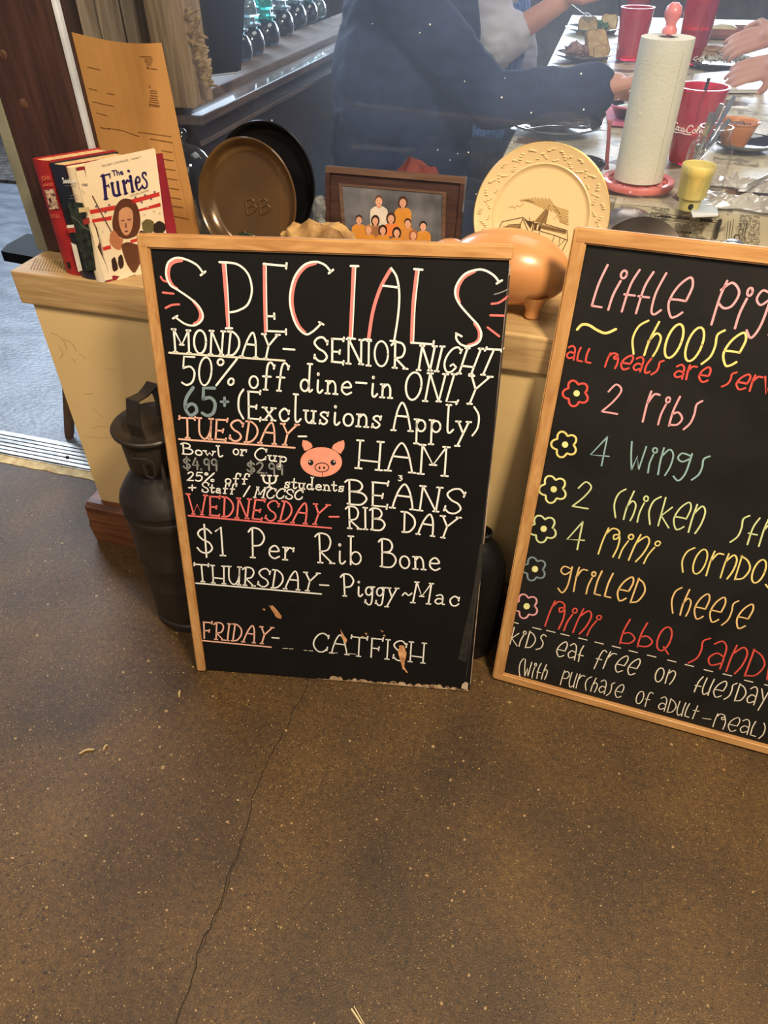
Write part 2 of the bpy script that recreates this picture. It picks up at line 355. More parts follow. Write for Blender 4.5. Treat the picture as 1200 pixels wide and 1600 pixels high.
crack = [(480,1068),(474,1090),(456,1112),(450,1135),(434,1160),(418,1190),(404,1222),(394,1250),(388,1282),(372,1330),(356,1372),(349,1402),(332,1438),(312,1480),(302,1522),(290,1560),(276,1600),(262,1650)]
P = [atz(x, y, 0) for x, y in crack]; FL = Plane((0, 0, 0), (1, 0, 0), (0, 1, 0)); FL.n = V((0, 0, 1))
cp = []
for i in range(len(P)-1):
    for k in range(4): cp.append(P[i].lerp(P[i+1], k/4)+V((random.uniform(-.002, .002), random.uniform(-.002, .002), 0)))
ribbon(mb, FL, [(p.x, p.y) for p in cp], .0017, .0005)
cp2 = [(p.x+.004+random.uniform(-.002, .002), p.y) for p in cp[34:54]]; ribbon(mb, FL, cp2, .001, .0005)
struct(mb.build('floor_crack', mat('crack_dark', (30, 22, 16), .9), floor))
# crumbs of paper and straw lying about
mb = MB()
for k in range(120):
    x, y = random.uniform(0, 1200), random.uniform(860, 1600)
    if 300 < x < 740 and y < 1095 or x > 740 and y < 1200: continue
    if k % 3 and x > 450: x = random.uniform(0, 450); y = random.uniform(1040, 1400)
    p = atz(x, y, .0008); r = random.uniform(.0005, .0014); a0 = random.uniform(0, 6)
    st = random.choice((1, 1, 2.5))
    mb.prism([p+V((r*st*math.cos(a0+j*1.6), r*math.sin(a0+j*1.6), 0)) for j in range(4)], (0, 0, .0006))
tag(mb.build('floor_crumbs', flat('crumb_pale', (214, 190, 146))), 'pale crumbs and flecks scattered over the brown concrete floor', 'crumbs', kind='stuff')
for (x, y, r) in ((260,1111,6),(249,1136,5.5),(250,1167,4.5),(255,1199,7),(268,1179,4),(187,1187,5),(134,1210,4),(222,1272,4),(73,1418,5),(447,1141,4.5),(333,1088,4.5),(388,1095,4),(58,993,5),(232,1033,5),(307,1312,3.5),(19,1531,5),(139,1520,4)):
    c0 = atz(x, y, 0); rr_ = r/2/F*(c0-CAM).dot(fw); mb = MB(); a0 = random.uniform(0, 6)
    mb.prism([c0+V((rr_*random.uniform(.6, 1.25)*math.cos(a0+j*1.05), rr_*random.uniform(.6, 1.25)*math.sin(a0+j*1.05), 0)) for j in range(6)], (0, 0, .0006)); mb.build('stone_chip', mat('stone_chip', (178, 148, 102), .6, col2=(140, 112, 74), scale=200), floor)
mb = MB()
for px in ([(124,1178),(134,1172),(147,1171)], [(162,1172),(164,1166),(168,1164)], [(279,1085),(281,1079),(280,1089)]):
    mb.tube(catmull([tuple(atz(x, y, .002)) for x, y in px], 4), .0018, 5)
tag(mb.build('paper_shreds', flat('crumb_tan', (206, 178, 128))), 'curled tan paper shreds lying on the floor near the milk can', 'litter', kind='stuff')
mb = MB(); mb.tube([atz(549, 1576, .003), atz(557, 1588, .002), atz(566, 1602, .002)], .0016, 6); mb.tube([atz(553, 1572, .002), atz(563, 1590, .003), atz(569, 1600, .002)], .0009, 6)
tag(mb.build('broken_straw', flat('straw_cream', (225, 205, 160))), 'broken cream straw sliver lying on the bare floor far from the boards', 'straw')

# ground outside the doorway
gc = mat('outside_concrete', (128, 134, 142), .35, col2=(92, 98, 108), scale=6, bump=.6, bscale=45, detail=9, stretch=(1, 2.2, 1))
mb = MB(); mb.box((-8, .33, -.06), (-1.118, 8, .001)); struct(mb.build('floor_outside', gc))
alu = mat('threshold_aluminium', (168, 164, 158), .38, .8, col2=(110, 106, 100), scale=30, stretch=(.3, 3, 1), bump=.1)
th = thing('door_threshold', 'ribbed aluminium threshold strip across the doorway on the left', 'threshold', (-2.2, .27, 0))
mb = MB(); mb.box((-3.6, .232, -.01), (-1.1, .335, .010)); mb.build('base_plate', alu, th)
for k in range(6):
    mb = MB(); mb.box((-3.6, .2365+k*.0165, .010), (-1.1, .2495+k*.0165+(.006 if k == 5 else 0), .0135), bev=.0012); mb.build('rib', alu, th)
mb = MB()
xs = [-3.6+i*.025 for i in range(101)]
top = [(x, .232, .008) for x in xs]; bot = [(x, .205+.0045*noise.noise(V((x*22, 1, 0)))*(1 if x < -1.6 else 2), .002) for x in xs]
mb.add(top+bot, [[i, i+1, 102+i, 101+i] for i in range(100)])
mb.add([(x, y, -.002) for x, y, z in bot]+bot, [[i, i+1, 102+i, 101+i] for i in range(100)])
mb.build('yellow_sealant', mat('yellow_paint', (236, 214, 160), .7, col2=(196, 168, 116), scale=40, bump=.4), th)
for q in ((105, 714),):
    p = atz(*q, .016); mb = MB(); mb.lathe([(0, .003), (.004, .002), (.006, 0)], p, 12); mb.build('screw', mat('dark_screw', (40, 34, 30), .5, .6), th)

# partition half wall
wallm = mat('cream_wall_paint', (232, 200, 142), .62, col2=(222, 188, 130), scale=3, bump=.15, bscale=25, lo=.2, hi=.6)
mb = MB(); mb.box((-1.116, .008, 0), (1.6, .37, .6705)); wall = struct(mb.build('wall_front', wallm))
mb = MB(); WP = Plane((0, .008, 0), (1, 0, 0), (0, 0, 1))
for P in ([(132,616),(145,615)], [(144,669),(156,666),(168,667)], [(144,637),(156,647),(162,652)], [(135,682),(160,684),(186,683)], [(92,540),(98,552),(94,560)], [(100,530),(112,536),(120,548)], [(80,520),(90,524),(100,533),(104,545)], [(124,552),(134,560)], [(165,575),(180,579)], [(112,560),(118,566)]):
    pxline(mb, WP, P, .0011)
struct(mb.build('wall_scratch', mat('scratch_brown', (196, 160, 104), .8), wall))
bbw = wood('baseboard_wood', (140, 88, 52), (82, 48, 28), 0, 8, .55, .5)
mb = MB()
prof = []
for i in range(60):
    x = -1.148+i*.048; j = .012*noise.noise(V((i*.9, 2, 0)))
    prof.append((x, j))
def bbp(x, z, y): return V((x, y, z))
for (z0, z1, yy) in ((0, .128, -.02),):
    vs = []; n = len(prof)
    for x, j in prof: vs += [(x, yy, z0), (x, yy-.004, z0+.05), (x, yy, z1+j*.3-.01), (x, yy+.012, z1+j*.3), (x, .06, z1+j*.2)]
    fs = [[5*i+k, 5*(i+1)+k, 5*(i+1)+k+1, 5*i+k+1] for i in range(n-1) for k in range(4)]
    mb.add(vs, fs); mb.add([(-1.148, yy, z0), (-1.160, yy+.004, .05), (-1.150, yy+.01, .085), (-1.158, yy+.01, .112), (-1.146, yy+.02, z1-.008), (-1.14, .06, z1), (-1.15, .06, 0)], [[0, 1, 2, 3, 4, 5, 6]])
    mb.add([(-1.148, yy, z0), (-1.160, yy+.004, .05), (-1.150, yy+.01, .085), (-1.158, yy+.01, .112), (-1.148, yy, z1-.01), (-1.148, yy-.004, .05)], [[0, 1, 2, 3, 4, 5]])
struct(mb.build('baseboard_front', bbw))
# ledge plank on the wall
lw = wood('ledge_wood', (200, 166, 116), (168, 134, 88), 0, 9, .6, .3)
mb = MB(); mb.box((-1.135, -.003, .671), (1.6, .385, .74), bev=.004)
for i in range(len(mb.v)):
    p = mb.v[i]
    if p.x < -1.1: p.x += .010*noise.noise(V((p.y*30, p.z*40, 0)))
ledge = tag(mb.build('wooden_ledge', lw), 'long thick tan plank ledge capping the cream half wall, crowded with knick-knacks', 'ledge')
mb = MB()
for k in range(5, 26):
    a = atz(24+k*4.6, 418+k*.55, .74); b = atz(34+k*4.3, 401+k*.5, .74)
    mb.prism([(a.x, a.y, .7401), (a.x+.0022, a.y, .7401), (b.x+.0022, b.y, .7401), (b.x, b.y, .7401)], (0, 0, .0006))
stuff(mb.build('saw_mark', mat('saw_marks', (158, 134, 98), .7), ledge))
# post at the left end of the ledge
pw = wood('dark_post_wood', (76, 50, 42), (48, 30, 27), 2, 6, .5, .3)
post = thing('wooden_post', 'dark reddish brown wooden post rising from the left end of the ledge', 'post', (-1.04, .22, .74))
mb = MB(); mb.box((-1.125, .106, .7402), (-.960, .15, 2.5), bev=.012); mb.build('timber', pw, post)
mb = MB()
for (x, y, r) in ((37, 162, .009), (5, 85, .008)):
    mb = MB(); p = aty(x, y, .1055); mb.lathe([(0, .0016), (r*.5, .001), (r, 0)], p, 14, ax=(0, -1, 0))
    mb.build('knot', mat('knot_tan', (104, 72, 52), .6, col2=(70, 45, 32), scale=120), post)
mb = MB(); mb.box((-1.152, .108, .7405), (-1.1255, .15, 2.5), bev=.003); o = mb.build('jamb_strip', mat('jamb_grey_green', (140, 138, 118), .5), post); o['label'] = 'grey green painted strip'
st = thing('metal_channel', 'thin pale aluminium channel running up the right side of the dark post', 'trim', (-.95, .1, .74))
mb = MB(); mb.box((-.9595, .110, .7405), (-.953, .120, 2.5), bev=.001); mb.build('front_lip', mat('pale_aluminium', (222, 226, 232), .35, .15), st)
mb = MB(); mb.box((-.953, .112, .7405), (-.949, .119, 2.5)); mb.build('inner_lip', mat('pale_aluminium', (206, 208, 212)), st)

# glass pane of the partition
mb = MB(); mb.box((-.957, .366, .7403), (1.6, .370, 2.5)); gp = struct(mb.build('window_1', glass('dusty_pane', (246, 249, 251), .0, .042)))
mb = MB(); GP = Plane((0, .3659, .74), (1, 0, 0), (0, 0, 1))
sp = [(582,37),(672,38),(684,234),(732,238),(784,152),(830,176),(789,122),(726,127),(715,240),(703,250),(760,280),(744,303),(800,222),(908,115),(912,171),(375,196),(425,188),(1000,177),(893,232),(656,51),(985,300)]
for x, y in sp:
    u, v = GP.uv(x, y); poly(mb, GP, circ(u, v, random.uniform(.0008, .0018), n=7), .0004)
stuff(mb.build('dust_speck', mat('speck_white', (250, 250, 250), .9), gp))
# ================================================================= CHALKBOARDS
def frame_wood(ax): return wood('oak_frame_%d' % ax, (208, 160, 102), (172, 120, 68), ax, 8, .42, .2)
slate = mat('chalkboard_black', (14, 13, 13), .5, col2=(21, 20, 19), scale=5, detail=8, distort=1.5, lo=.35, hi=.8, spec=.25)
def colm(n, c): return mat('paint_'+n, c, .75, col2=tuple(v*.95 for v in c), scale=80)
WH = colm('white', (252, 250, 242)); PK = colm('pink', (246, 120, 116)); RD = colm('red', (232, 84, 72)); PE = colm('peach', (252, 196, 172)); GB = colm('grey_blue', (128, 148, 154))
GY = colm('grey', (138, 140, 136)); LP = colm('light_pink', (242, 172, 180)); YE = colm('yellow', (246, 226, 138)); PY = colm('pale_yellow', (240, 238, 160)); GN = colm('pale_green', (222, 232, 168)); BL_ = colm('pale_blue', (150, 186, 186)); OR = colm('pale_orange', (246, 206, 136)); PP = colm('pig_peach', (250, 160, 134)); BK = colm('black_line', (24, 18, 18)); CR = colm('cream', (246, 236, 214))
def board_frame(x, y, yaw, lean, W, H, ro):
    a = V((math.cos(yaw), math.sin(yaw), 0)); n = V((-math.sin(yaw), math.cos(yaw), 0)); h = n*math.sin(lean)+V((0, 0, math.cos(lean)))
    a, h = a*math.cos(ro)+h*math.sin(ro), h*math.cos(ro)-a*math.sin(ro)
    return Plane((x, y, .006 - min(0, W*math.sin(ro)*math.cos(lean))), a, h)
def barp(mb, pl, u0, v0, u1, v1, front, back, m0=0, m1=0):
    """bar between corners; m0/m1: mitre at the low/high end of its long side"""
    if abs(u1-u0) > abs(v1-v0):
        Q = [(u0+m0*0, v0), (u1, v0), (u1, v1), (u0, v1)]
    bm = bmesh.new(); bmesh.ops.create_cube(bm, size=1)
    lo = (u0, v0, -back); hi = (u1, v1, front)
    for v in bm.verts: v.co = V([(lo[i]+hi[i])/2 + v.co[i]*(hi[i]-lo[i]) for i in range(3)])
    bmesh.ops.bevel(bm, geom=bm.edges[:], offset=.0028, segments=3, affect='EDGES')
    mb.frombm(bm, lambda p: pl.p(p.x, p.y, p.z))

# ---- specials board
B1 = board_frame(-.6835, -.3372, .1861, .2193, .6072, .9178, -.0)
W1, H1 = .6085, .9178; FW = .0195
P1 = Plane(B1.p(0, 0, -.007), B1.a, B1.h); P1.n = B1.n          # face of the black panel
b1 = thing('specials_chalkboard', 'upright chalkboard headed SPECIALS with weekday menu, oak frame only on top and left', 'chalkboard', B1.o)
mb = MB(); bm = bmesh.new()
# the panel: lower edge chewed
N = 60; lower = []
for i in range(N+1):
    u = .004+(W1-.006)*i/N; lower.append((u, .001+(.006*max(0, noise.noise(V((i*.8, 0, 4)))) if i > 30 else .002*abs(noise.noise(V((i*.9, 1, 4)))))))
upper = [(W1-.004, H1-.01), (.004, H1-.01)]
outl = lower+upper
mb.prism([P1.p(u, v, 0) for u, v in outl], -P1.n*.011); mb.build('panel', slate, b1)
mb = MB(); barp(mb, B1, 0, 0, FW, H1, 0, .018)
mb.build('frame_rail', frame_wood(2), b1)
mb = MB(); barp(mb, B1, FW*.2, H1-FW*1.15, W1+.002, H1, .0005, .018); mb.build('frame_rail', frame_wood(0), b1)
mb = MB(); u2 = W1-.0035
barp(mb, B1, u2, .015, u2+.003, H1-.03, -.008, .019)
o = mb.build('raw_edge', mat('raw_board_edge', (196, 168, 148), .8, col2=(120, 98, 84), scale=30), b1); o['label'] = 'bare pale edge where the frame is missing'
mb = MB(); pxline(mb, P1, [(796,430),(790,500),(776,640),(758,800),(742,950),(728,1060)], .0022); mb.build('scuff_line', mat('scuff_grey', (58, 54, 50), .6), b1)
rawm = mat('chipped_board', (226, 172, 120), .85, col2=(180, 124, 78), scale=60, bump=.4)
def chip(px, parent, pl, name='chip'):
    mb = MB(); c = (sum(p[0] for p in px)/len(px), sum(p[1] for p in px)/len(px)); q = []
    for i in range(len(px)):
        a, b = px[i], px[(i+1) % len(px)]
        for k in range(3): t = k/3; q.append(pl.uv(a[0]*(1-t)+b[0]*t+random.uniform(-.7, .7), a[1]*(1-t)+b[1]*t+random.uniform(-.7, .7)))
    poly(mb, pl, q, .0007); return mb.build(name, rawm, parent)
chip([(420,946),(426,946),(441,962),(439,967),(432,964),(426,955)], b1, P1)
chip([(624,1008),(631,1008),(635,1020),(632,1040),(637,1052),(630,1045),(625,1032),(622,1018)], b1, P1)
chip([(532,982),(536,990),(542,1000),(540,1006),(535,998)], b1, P1)
for q in ((412,952),(572,990),(597,986),(567,995),(600,993),(610,1078)): chip([(q[0]-2, q[1]-1), (q[0]+2, q[1]-1), (q[0]+1, q[1]+2)], b1, P1)
mb = MB(); poly(mb, P1, [(.27, .0), (W1-.004, .0), (W1-.004, .0035), (.45, .003), (.27, .0012)], .0006)
for i in range(17):
    u = .31+i*.0165+random.uniform(-.004, .004); wd_2 = random.uniform(.006, .012); hh = random.uniform(.004, .011)
    poly(mb, P1, [(u-wd_2, .002), (u+wd_2, .002)]+[(u+wd_2*math.cos(a)*random.uniform(.85, 1), .002+hh*math.sin(a)) for a in (.5, 1.1, 1.7, 2.3, 2.8)], .0007)
stuff(mb.build('chipped_bottom_edge', mat('chipped_edge_pale', (206, 176, 140), .85, col2=(110, 80, 56), scale=90), b1))
mb = MB(); poly(mb, P1, [(W1-.020, .006), (W1-.006, .004), (W1-.006, .022), (W1-.012, .026), (W1-.019, .018)], .0008); mb.build('chip', mat('chipped_corner', (226, 204, 172), .85), b1)
mb = MB(); poly(mb, P1, [P1.uv(*p) for p in ((716,1030),(728,1035),(738,980),(752,900),(757,850),(750,850),(738,930),(722,1000))], .0003); mb.build('worn_strip', mat('worn_grey', (46, 42, 38), .7, col2=(26, 24, 22), scale=60), b1)
lw_ = .0034
words1 = [ # text, colour, BL, BR, TL, TR, width
 ('MONDAY', WH, (271,549.5), (427,561), (268,514), (436,522), 1), ('-', WH, (441,561), (462,562.5), (441,525), (462,526), 1),
 ('SENIOR', WH, (489,563), (636,576), (489,526), (637,536), 1), ('NIGHT', WH, (650.7,578), (767,586.7), (656,540), (786,546), 1),
 ('50%', WH, (282,601.5), (366,602.7), (282,556), (373,560.7), 1), ('off', WH, (388,606), (446,610.8), (389,564), (452,567), 1),
 ('dine-in', WH, (467.5,611), (612.8,621.9), (469,568), (616,576), 1), ('ONLY', WH, (630.7,624), (748,632), (634,581), (768,588), 1),
 ('65', GB, (286.7,648), (338,650.5), (284,605), (338,606), 1.7), ('+', GB, (344,636), (358,636), (344,608), (358,608), 1.4),
 ('(Exclusions', WH, (371,653), (596,669), (370,609), (600,627), 1), ('Apply)', WH, (612,672), (748,679), (612,628), (752,636), 1),
 ('TUESDAY', PE, (281,683), (457,695.5), (279.5,651.5), (466,662.6), 1), ('-', WH, (465,694), (480,694), (465,666), (480,666), 1),
 ('Bowl', WH, (284,709), (348.7,713.7), (282.5,692), (347,697), .8), ('or', WH, (363.7,710), (386,712), (364,690), (387,692), .8),
 ('Cup', WH, (397,718), (448.7,722), (397,699.5), (449.5,703), .8), ('$4.99', GY, (286,732.5), (340,735), (285,715), (340,717), 1),
 ('$2.99', GY, (386,738), (442.5,741.3), (385,721), (442.5,724.5), 1), ('25%', WH, (291.3,750.5), (335,752.5), (292.5,737), (336,738.7), .8),
 ('off', WH, (351.3,755), (387.5,756.3), (351.3,738.7), (390,740), .8), ('=', WH, (410,761), (433,762), (409,742), (434,742.5), 1),
 ('students', WH, (443.7,762), (538,768), (445,742), (538,750), .8), ('+', WH, (294,768), (307,768), (294,748), (307,748), .8),
 ('Staff', WH, (315,768.5), (367,772), (315,753), (370,756), .8), ('/', WH, (380,775), (391,775), (380,759.5), (391,759.5), .8),
 ('MCCSC', WH, (396,777), (472.5,780.5), (401,761), (473.7,766), .8),
 ('WEDNESDAY', PK, (295,802.5), (502.5,820), (292.5,772), (514.5,788.7), 1), ('-', PK, (513,822), (531,822), (513,790), (531,790), 1),
 ('HAM', WH, (555,731), (701,744), (558,687.6), (704,698), 1), ('&', WH, (622,754), (629,754), (622,741), (629,741), .6),
 ('BEANS', WH, (541,787), (720,803), (539,749), (729,765), 1), ('RIB', WH, (541,825), (602,829.6), (540,791), (602,796), 1),
 ('DAY', WH, (627,831), (704,841.6), (627,799.6), (719,808), 1), ('$1', WH, (307,866), (358.5,869), (305,822), (355,824), 1),
 ('Per', WH, (389,870), (461,875), (388,824), (462,832), 1), ('Rib', WH, (494,878.5), (565.6,882.8), (492,833), (566.7,839), 1),
 ('Bone', WH, (592.7,885), (689,892), (591.6,841.7), (688,849), 1), ('THURSDAY', WH, (306,908), (491,923.6), (303,881), (499,895), .95),
 ('-', WH, (498,925), (515,926), (498,899), (515,900), .9), ('Piggy', WH, (534,931), (619,934), (532,897), (625,901), .95),
 ('~', WH, (628,942), (644,943), (628,910), (644,911), .9), ('Mac', WH, (641.4,941), (718,947), (648,909), (720,914), .9),
 ('FRIDAY', PE, (317,997), (418,1006), (316,971), (427,980), .95), ('-', WH, (424,1008), (437,1009), (424,982), (437,983), .9),
 ('CATFISH', WH, (487.6,1017), (664,1036), (488.7,988), (666.3,1005), .85),
]
for t, m, a, b, c, d, wd in words1:
    mb = MB(); write(mb, P1, t, SER, a, b, c, d, lw_*wd); mb.build('painted_word', m, b1)
for (p, q, m) in (((264.5,551),(445,563.5),CR), ((279.7,686),(460.5,699.5),PE), ((294.5,805.5),(517.5,825),PK), ((306.4,911),(502,928),WH), ((315.6,1000.6),(423.6,1011),PE)):
    mb = MB(); pxline(mb, P1, [p, q], .0034); mb.build('underline', m, b1)
for p, q in (((442,1013),(450,1013)), ((452,1013.5),(458,1013.7)), ((475,1016),(480,1016.3)), ((483,1016.5),(489,1017)), ((520,1020),(527,1020)), ((545,1021),(556,1022))):
    mb = MB(); pxline(mb, P1, [p, q], .0013); mb.build('painted_dash', CR, b1)
# headline, drawn stroke by stroke
z1 = Z(230, 380, 4); z2 = Z(500, 380, 3.75)
mw = MB(); mp_ = MB(); wd = .0034; wp = .0056
HPK = colm('headline_pink', (248, 136, 130))
def flush():
    global mw, mp_
    if mp_.v: o = mp_.build('painted_shade', HPK, b1)
    if mw.v: mw.build('painted_letter', WH, b1)
    mw = MB(); mp_ = MB()
def wv(P, sm=True, w_=wd): pxline(mw, P1, P, w_, sm, .0008)
def pv(P, sm=True, w_=wp): pxline(mp_, P1, P, w_, sm, .0004)
wv(z1(350,185,310,135,240,100,180,92,130,125,120,200,145,260,190,290,270,345,320,390,347,440,342,480,300,512,240,505,175,460)); wv(z1(335,200,365,176)); wv(z1(162,470,190,453))
pv(z1(215,106,165,118,138,150,134,210,157,262,185,285)); pv(z1(290,362,322,405,335,448,322,488,295,505))
flush(); pv(z1(476,125,492,325,506,525)); wv(z1(492,130,506,325,514,525), w_=.002); wv(z1(452,118,560,130,630,190,655,290,630,380,570,420,512,432)); wv(z1(492,531,532,531))
flush(); pv(z1(733,130,735,340,740,552)); wv(z1(744,132,746,340,751,550), w_=.002); wv(z1(728,129,870,142)); wv(z1(872,124,869,158)); wv(z1(750,455,795,457)); wv(z1(794,438,796,473)); wv(z1(745,548,868,553)); wv(z1(868,537,869,570))
flush(); wv(z1(1148,178,1110,135,1050,116,980,138,920,215,893,330,903,430,938,520,990,568,1030,555,1070,520,1088,498)); wv(z1(1135,188,1163,165)); wv(z1(1075,493,1102,508))
pv(z1(1050,124,988,148,932,220,906,330,914,430,947,515,985,558))
flush(); pv(z2(197,142,188,340,178,548)); wv(z2(209,142,200,340,190,548), w_=.002); wv(z2(180,133,225,134)); wv(z2(163,554,206,560))
flush(); pv(z2(413,155,355,260,310,400,285,558)); wv(z2(417,146,450,200,465,300,457,430,435,570)); wv(z2(370,248,460,259)); wv(z2(260,562,299,565)); wv(z2(413,571,448,575))
flush(); pv(z2(568,160,546,360,537,582)); wv(z2(580,162,558,360,548,575), w_=.002); wv(z2(552,151,600,155)); wv(z2(535,582,664,592)); wv(z2(667,573,663,605))
flush(); wv(z2(1050,228,1020,190,970,160,920,155,850,180,803,240,793,300,820,360,880,430,925,480,945,530,930,578,880,602,830,595,800,562,800,530)); wv(z2(1035,236,1066,217)); wv(z2(797,527,830,545))
pv(z2(905,163,845,198,812,250,804,305,815,345)); flush(); pv(z2(907,468,932,510,933,555,910,585,872,598))
flush()
for P in (z1(85,210,98,230,120,240), z1(98,308,165,315), z1(115,405,155,386,200,382), z2(1005,355,1050,347,1100,312), z2(998,422,1078,424), z2(982,493,1050,545)):
    mb = MB(); pxline(mb, P1, P, .0034); mb.build('painted_ray', PK, b1)
for P in (z2(1020,300,1060,288,1105,268), z2(1108,160,1110,172)):
    mb = MB(); pxline(mb, P1, P, .0018); mb.build('chalk_smudge', GY, b1)
# pig face
z5 = Z(260, 680, 4)
def pxpoly(P, m, name, parent, pl, off): mb = MB(); poly(mb, pl, [pl.uv(*p) for p in P], off); return mb.build(name, m, parent)
def ov(cx, cy, rx, ry, n=26): return [(260+x/4, 680+y/4) for x, y in circ(cx, cy, rx, ry, n)]
pf = MB(); poly(pf, P1, [P1.uv(*p) for p in ov(968, 166, 131, 93, 36)], .0006); pf = pf.build('painted_pig_face', PP, b1)
for ear in (z5(852,30,848,60,862,95,885,94,915,72,905,50,880,34), z5(1108,30,1080,38,1045,58,1034,80,1062,105,1090,115,1112,80,1114,50)):
    pxpoly(ear, PP, 'ear', pf, P1, .0005)
mb = MB()
pxline(mb, P1, ov(968, 166, 132, 94, 36)+ov(968, 166, 132, 94, 36)[:1], .0009, False, .0009)
pxline(mb, P1, ov(972, 200, 43, 28)+ov(972, 200, 43, 28)[:1], .0018, False, .0009)
pxline(mb, P1, z5(885,30,905,42,920,64), .0009, True, .0009); pxline(mb, P1, z5(1045,45,1075,34,1095,38), .0009, True, .0009)
for c in ((903,170,17,18), (1043,170,17,18), (958,202,6,9), (986,202,6,9)): poly(mb, P1, [P1.uv(*p) for p in ov(*c, 14)], .0009)
pxline(mb, P1, z5(975,228,977,262), .0009, True, .0009)
mb.build('outline', BK, pf)
mb = MB()
for c in ((897,164,5,5), (1049,164,5,5)): poly(mb, P1, [P1.uv(*p) for p in ov(*c, 10)], .0011)
mb.build('eye_glint', WH, pf)

# ---- kids menu board
W2, H2 = .6287, .937; FB = .0235
B2 = board_frame(-.0474, -.1732, -.0528, .1999, W2, H2, .0)
P2 = Plane(B2.p(0, 0, -.008), B2.a, B2.h); P2.n = B2.n
b2 = thing('kids_menu_chalkboard', 'large chalkboard in full oak frame with coloured kids menu and flower bullets', 'chalkboard', B2.o)
mb = MB(); mb.prism([P2.p(*q) for q in ((.006, .006), (W2-.006, .006), (W2-.006, H2-.006), (.006, H2-.006))], -P2.n*.01)
slate2 = mat('chalkboard_charcoal', (17, 17, 17), .55, col2=(33, 32, 31), scale=4, detail=9, distort=2, lo=.4, hi=.85, spec=.25)
mb.build('panel', slate2, b2)
for (u0_, v0_, u1_, v1_, ax) in ((0, 0, FB, H2, 2), (W2-FB, 0, W2, H2, 2), (FB*.2, H2-FB, W2-FB*.2, H2+.0004, 0), (FB*.2, -.0004, W2-FB*.2, .0195, 0)):
    mb = MB(); barp(mb, B2, u0_, v0_, u1_, v1_, .0004 if ax == 0 else 0, .016); mb.build('frame_rail', frame_wood(ax), b2)
mb = MB()
for v_ in (.12, .45, .8): mb.box((0, 0, 0), (.001, .001, .001))
A = Z(880, 390, 3.75); Bz = Z(840, 570, 3.333); Cz = Z(820, 720, 3.158); Dz = Z(800, 840, 3); Ez = Z(780, 940, 2.857)
words2 = [
 ('Little', LP, *A(160,340,715,402,232,85,775,165), .0040, 6), ('Pigg', LP, *A(862,435,1310,520,930,175,1390,260), .0040, 10),
 ('choose', YE, *A(378,605,1030,690,425,405,1085,490), .0040, 6),
 ('aLL', RD, *A(15,640,170,668,25,560,180,585), .0036, 8), ('meals', RD, *A(243,685,565,735,262,600,592,650), .0036, 8), ('are', RD, *A(643,750,860,780,660,670,868,690), .0036, 8), ('serv', RD, *A(930,800,1215,850,965,712,1230,752), .0036, 8),
 ('2', LP, *Bz(325,248,418,260,355,100,445,105), .0036, 8), ('ribs', LP, *Bz(545,295,815,340,580,135,860,190), .0038, 16),
 ('4', BL_, *Bz(262,520,370,530,280,370,385,378), .0032, 8), ('wings', BL_, *Bz(475,550,865,600,485,400,900,475), .0034, 8),
 ('2', GN, *Cz(226,228,315,240,250,100,335,108), .0034, 8), ('chicken', GN, *Cz(425,275,865,362,450,130,900,225), .0034, 6), ('strip', GN, *Cz(1015,395,1360,462,1050,258,1400,330), .0032, 10),
 ('4', GN, *Cz(195,435,292,440,215,298,305,302), .0034, 8), ('mini', YE, *Cz(360,458,622,512,395,320,680,390), .0034, 6), ('cornDogs', YE, *Cz(757,545,1330,632,790,420,1360,520), .0034, 5),
 ('griLLeD', OR, *Dz(212,235,605,315,225,120,645,200), .0036, 8), ('cheese', OR, *Dz(735,350,1100,432,755,225,1140,315), .0034, 8),
 ('mini', RD, *Dz(152,415,382,465,185,288,428,360), .0036, 6), ('bbQ', RD, *Dz(500,495,742,540,530,378,768,428), .0036, 10), ('sanDwi', RD, *Ez(845,270,1320,385,880,150,1360,265), .0036, 6),
 ('kiDS', CR, *Ez(45,190,195,222,60,112,215,150), .0027, 8), ('eat', CR, *Ez(248,240,375,272,262,172,385,198), .0027, 8), ('free', CR, *Ez(420,290,612,332,450,212,635,258), .0027, 8), ('on', CR, *Ez(690,354,775,372,700,290,792,310), .0027, 8), ('tuesDaY'.replace('Y', 'y'), CR, *Ez(865,402,1190,475,890,332,1210,392), .0027, 6),
 ('(with', CR, *Ez(85,332,212,348,90,250,225,284), .0024, 8), ('purchase', CR, *Ez(270,370,550,432,285,305,560,372), .0024, 6), ('of', CR, *Ez(605,452,675,468,615,398,690,406), .0024, 8), ('aDuLT', CR, *Ez(705,482,885,528,720,420,900,468), .0024, 6), ('meaL)', CR, *Ez(952,558,1180,612,965,495,1195,545), .0024, 6),
]
for t, m, a, b, c, d, wd, sp_ in words2:
    mb = MB(); write(mb, P2, t, FUN, a, b, c, d, wd*.84, sp=sp_); mb.build('painted_word', m, b2)
mb = MB(); pxline(mb, P2, A(82,468,110,440,150,442,200,472,250,489,308,466), .0042); mb.build('squiggle', YE, b2)
for x, y in ((48,88),(150,115),(212,128),(275,143),(355,162),(428,180),(505,198),(580,218),(662,238),(752,260),(830,280),(915,303),(1000,322),(1095,350),(1185,370)):
    mb = MB(); pxline(mb, P2, Ez(x, y, x+37, y+9), .0022); mb.build('painted_dash', CR, b2)
mb = MB(); pxline(mb, P2, Ez(908,520,945,525), .0015); mb.build('painted_dash', CR, b2)
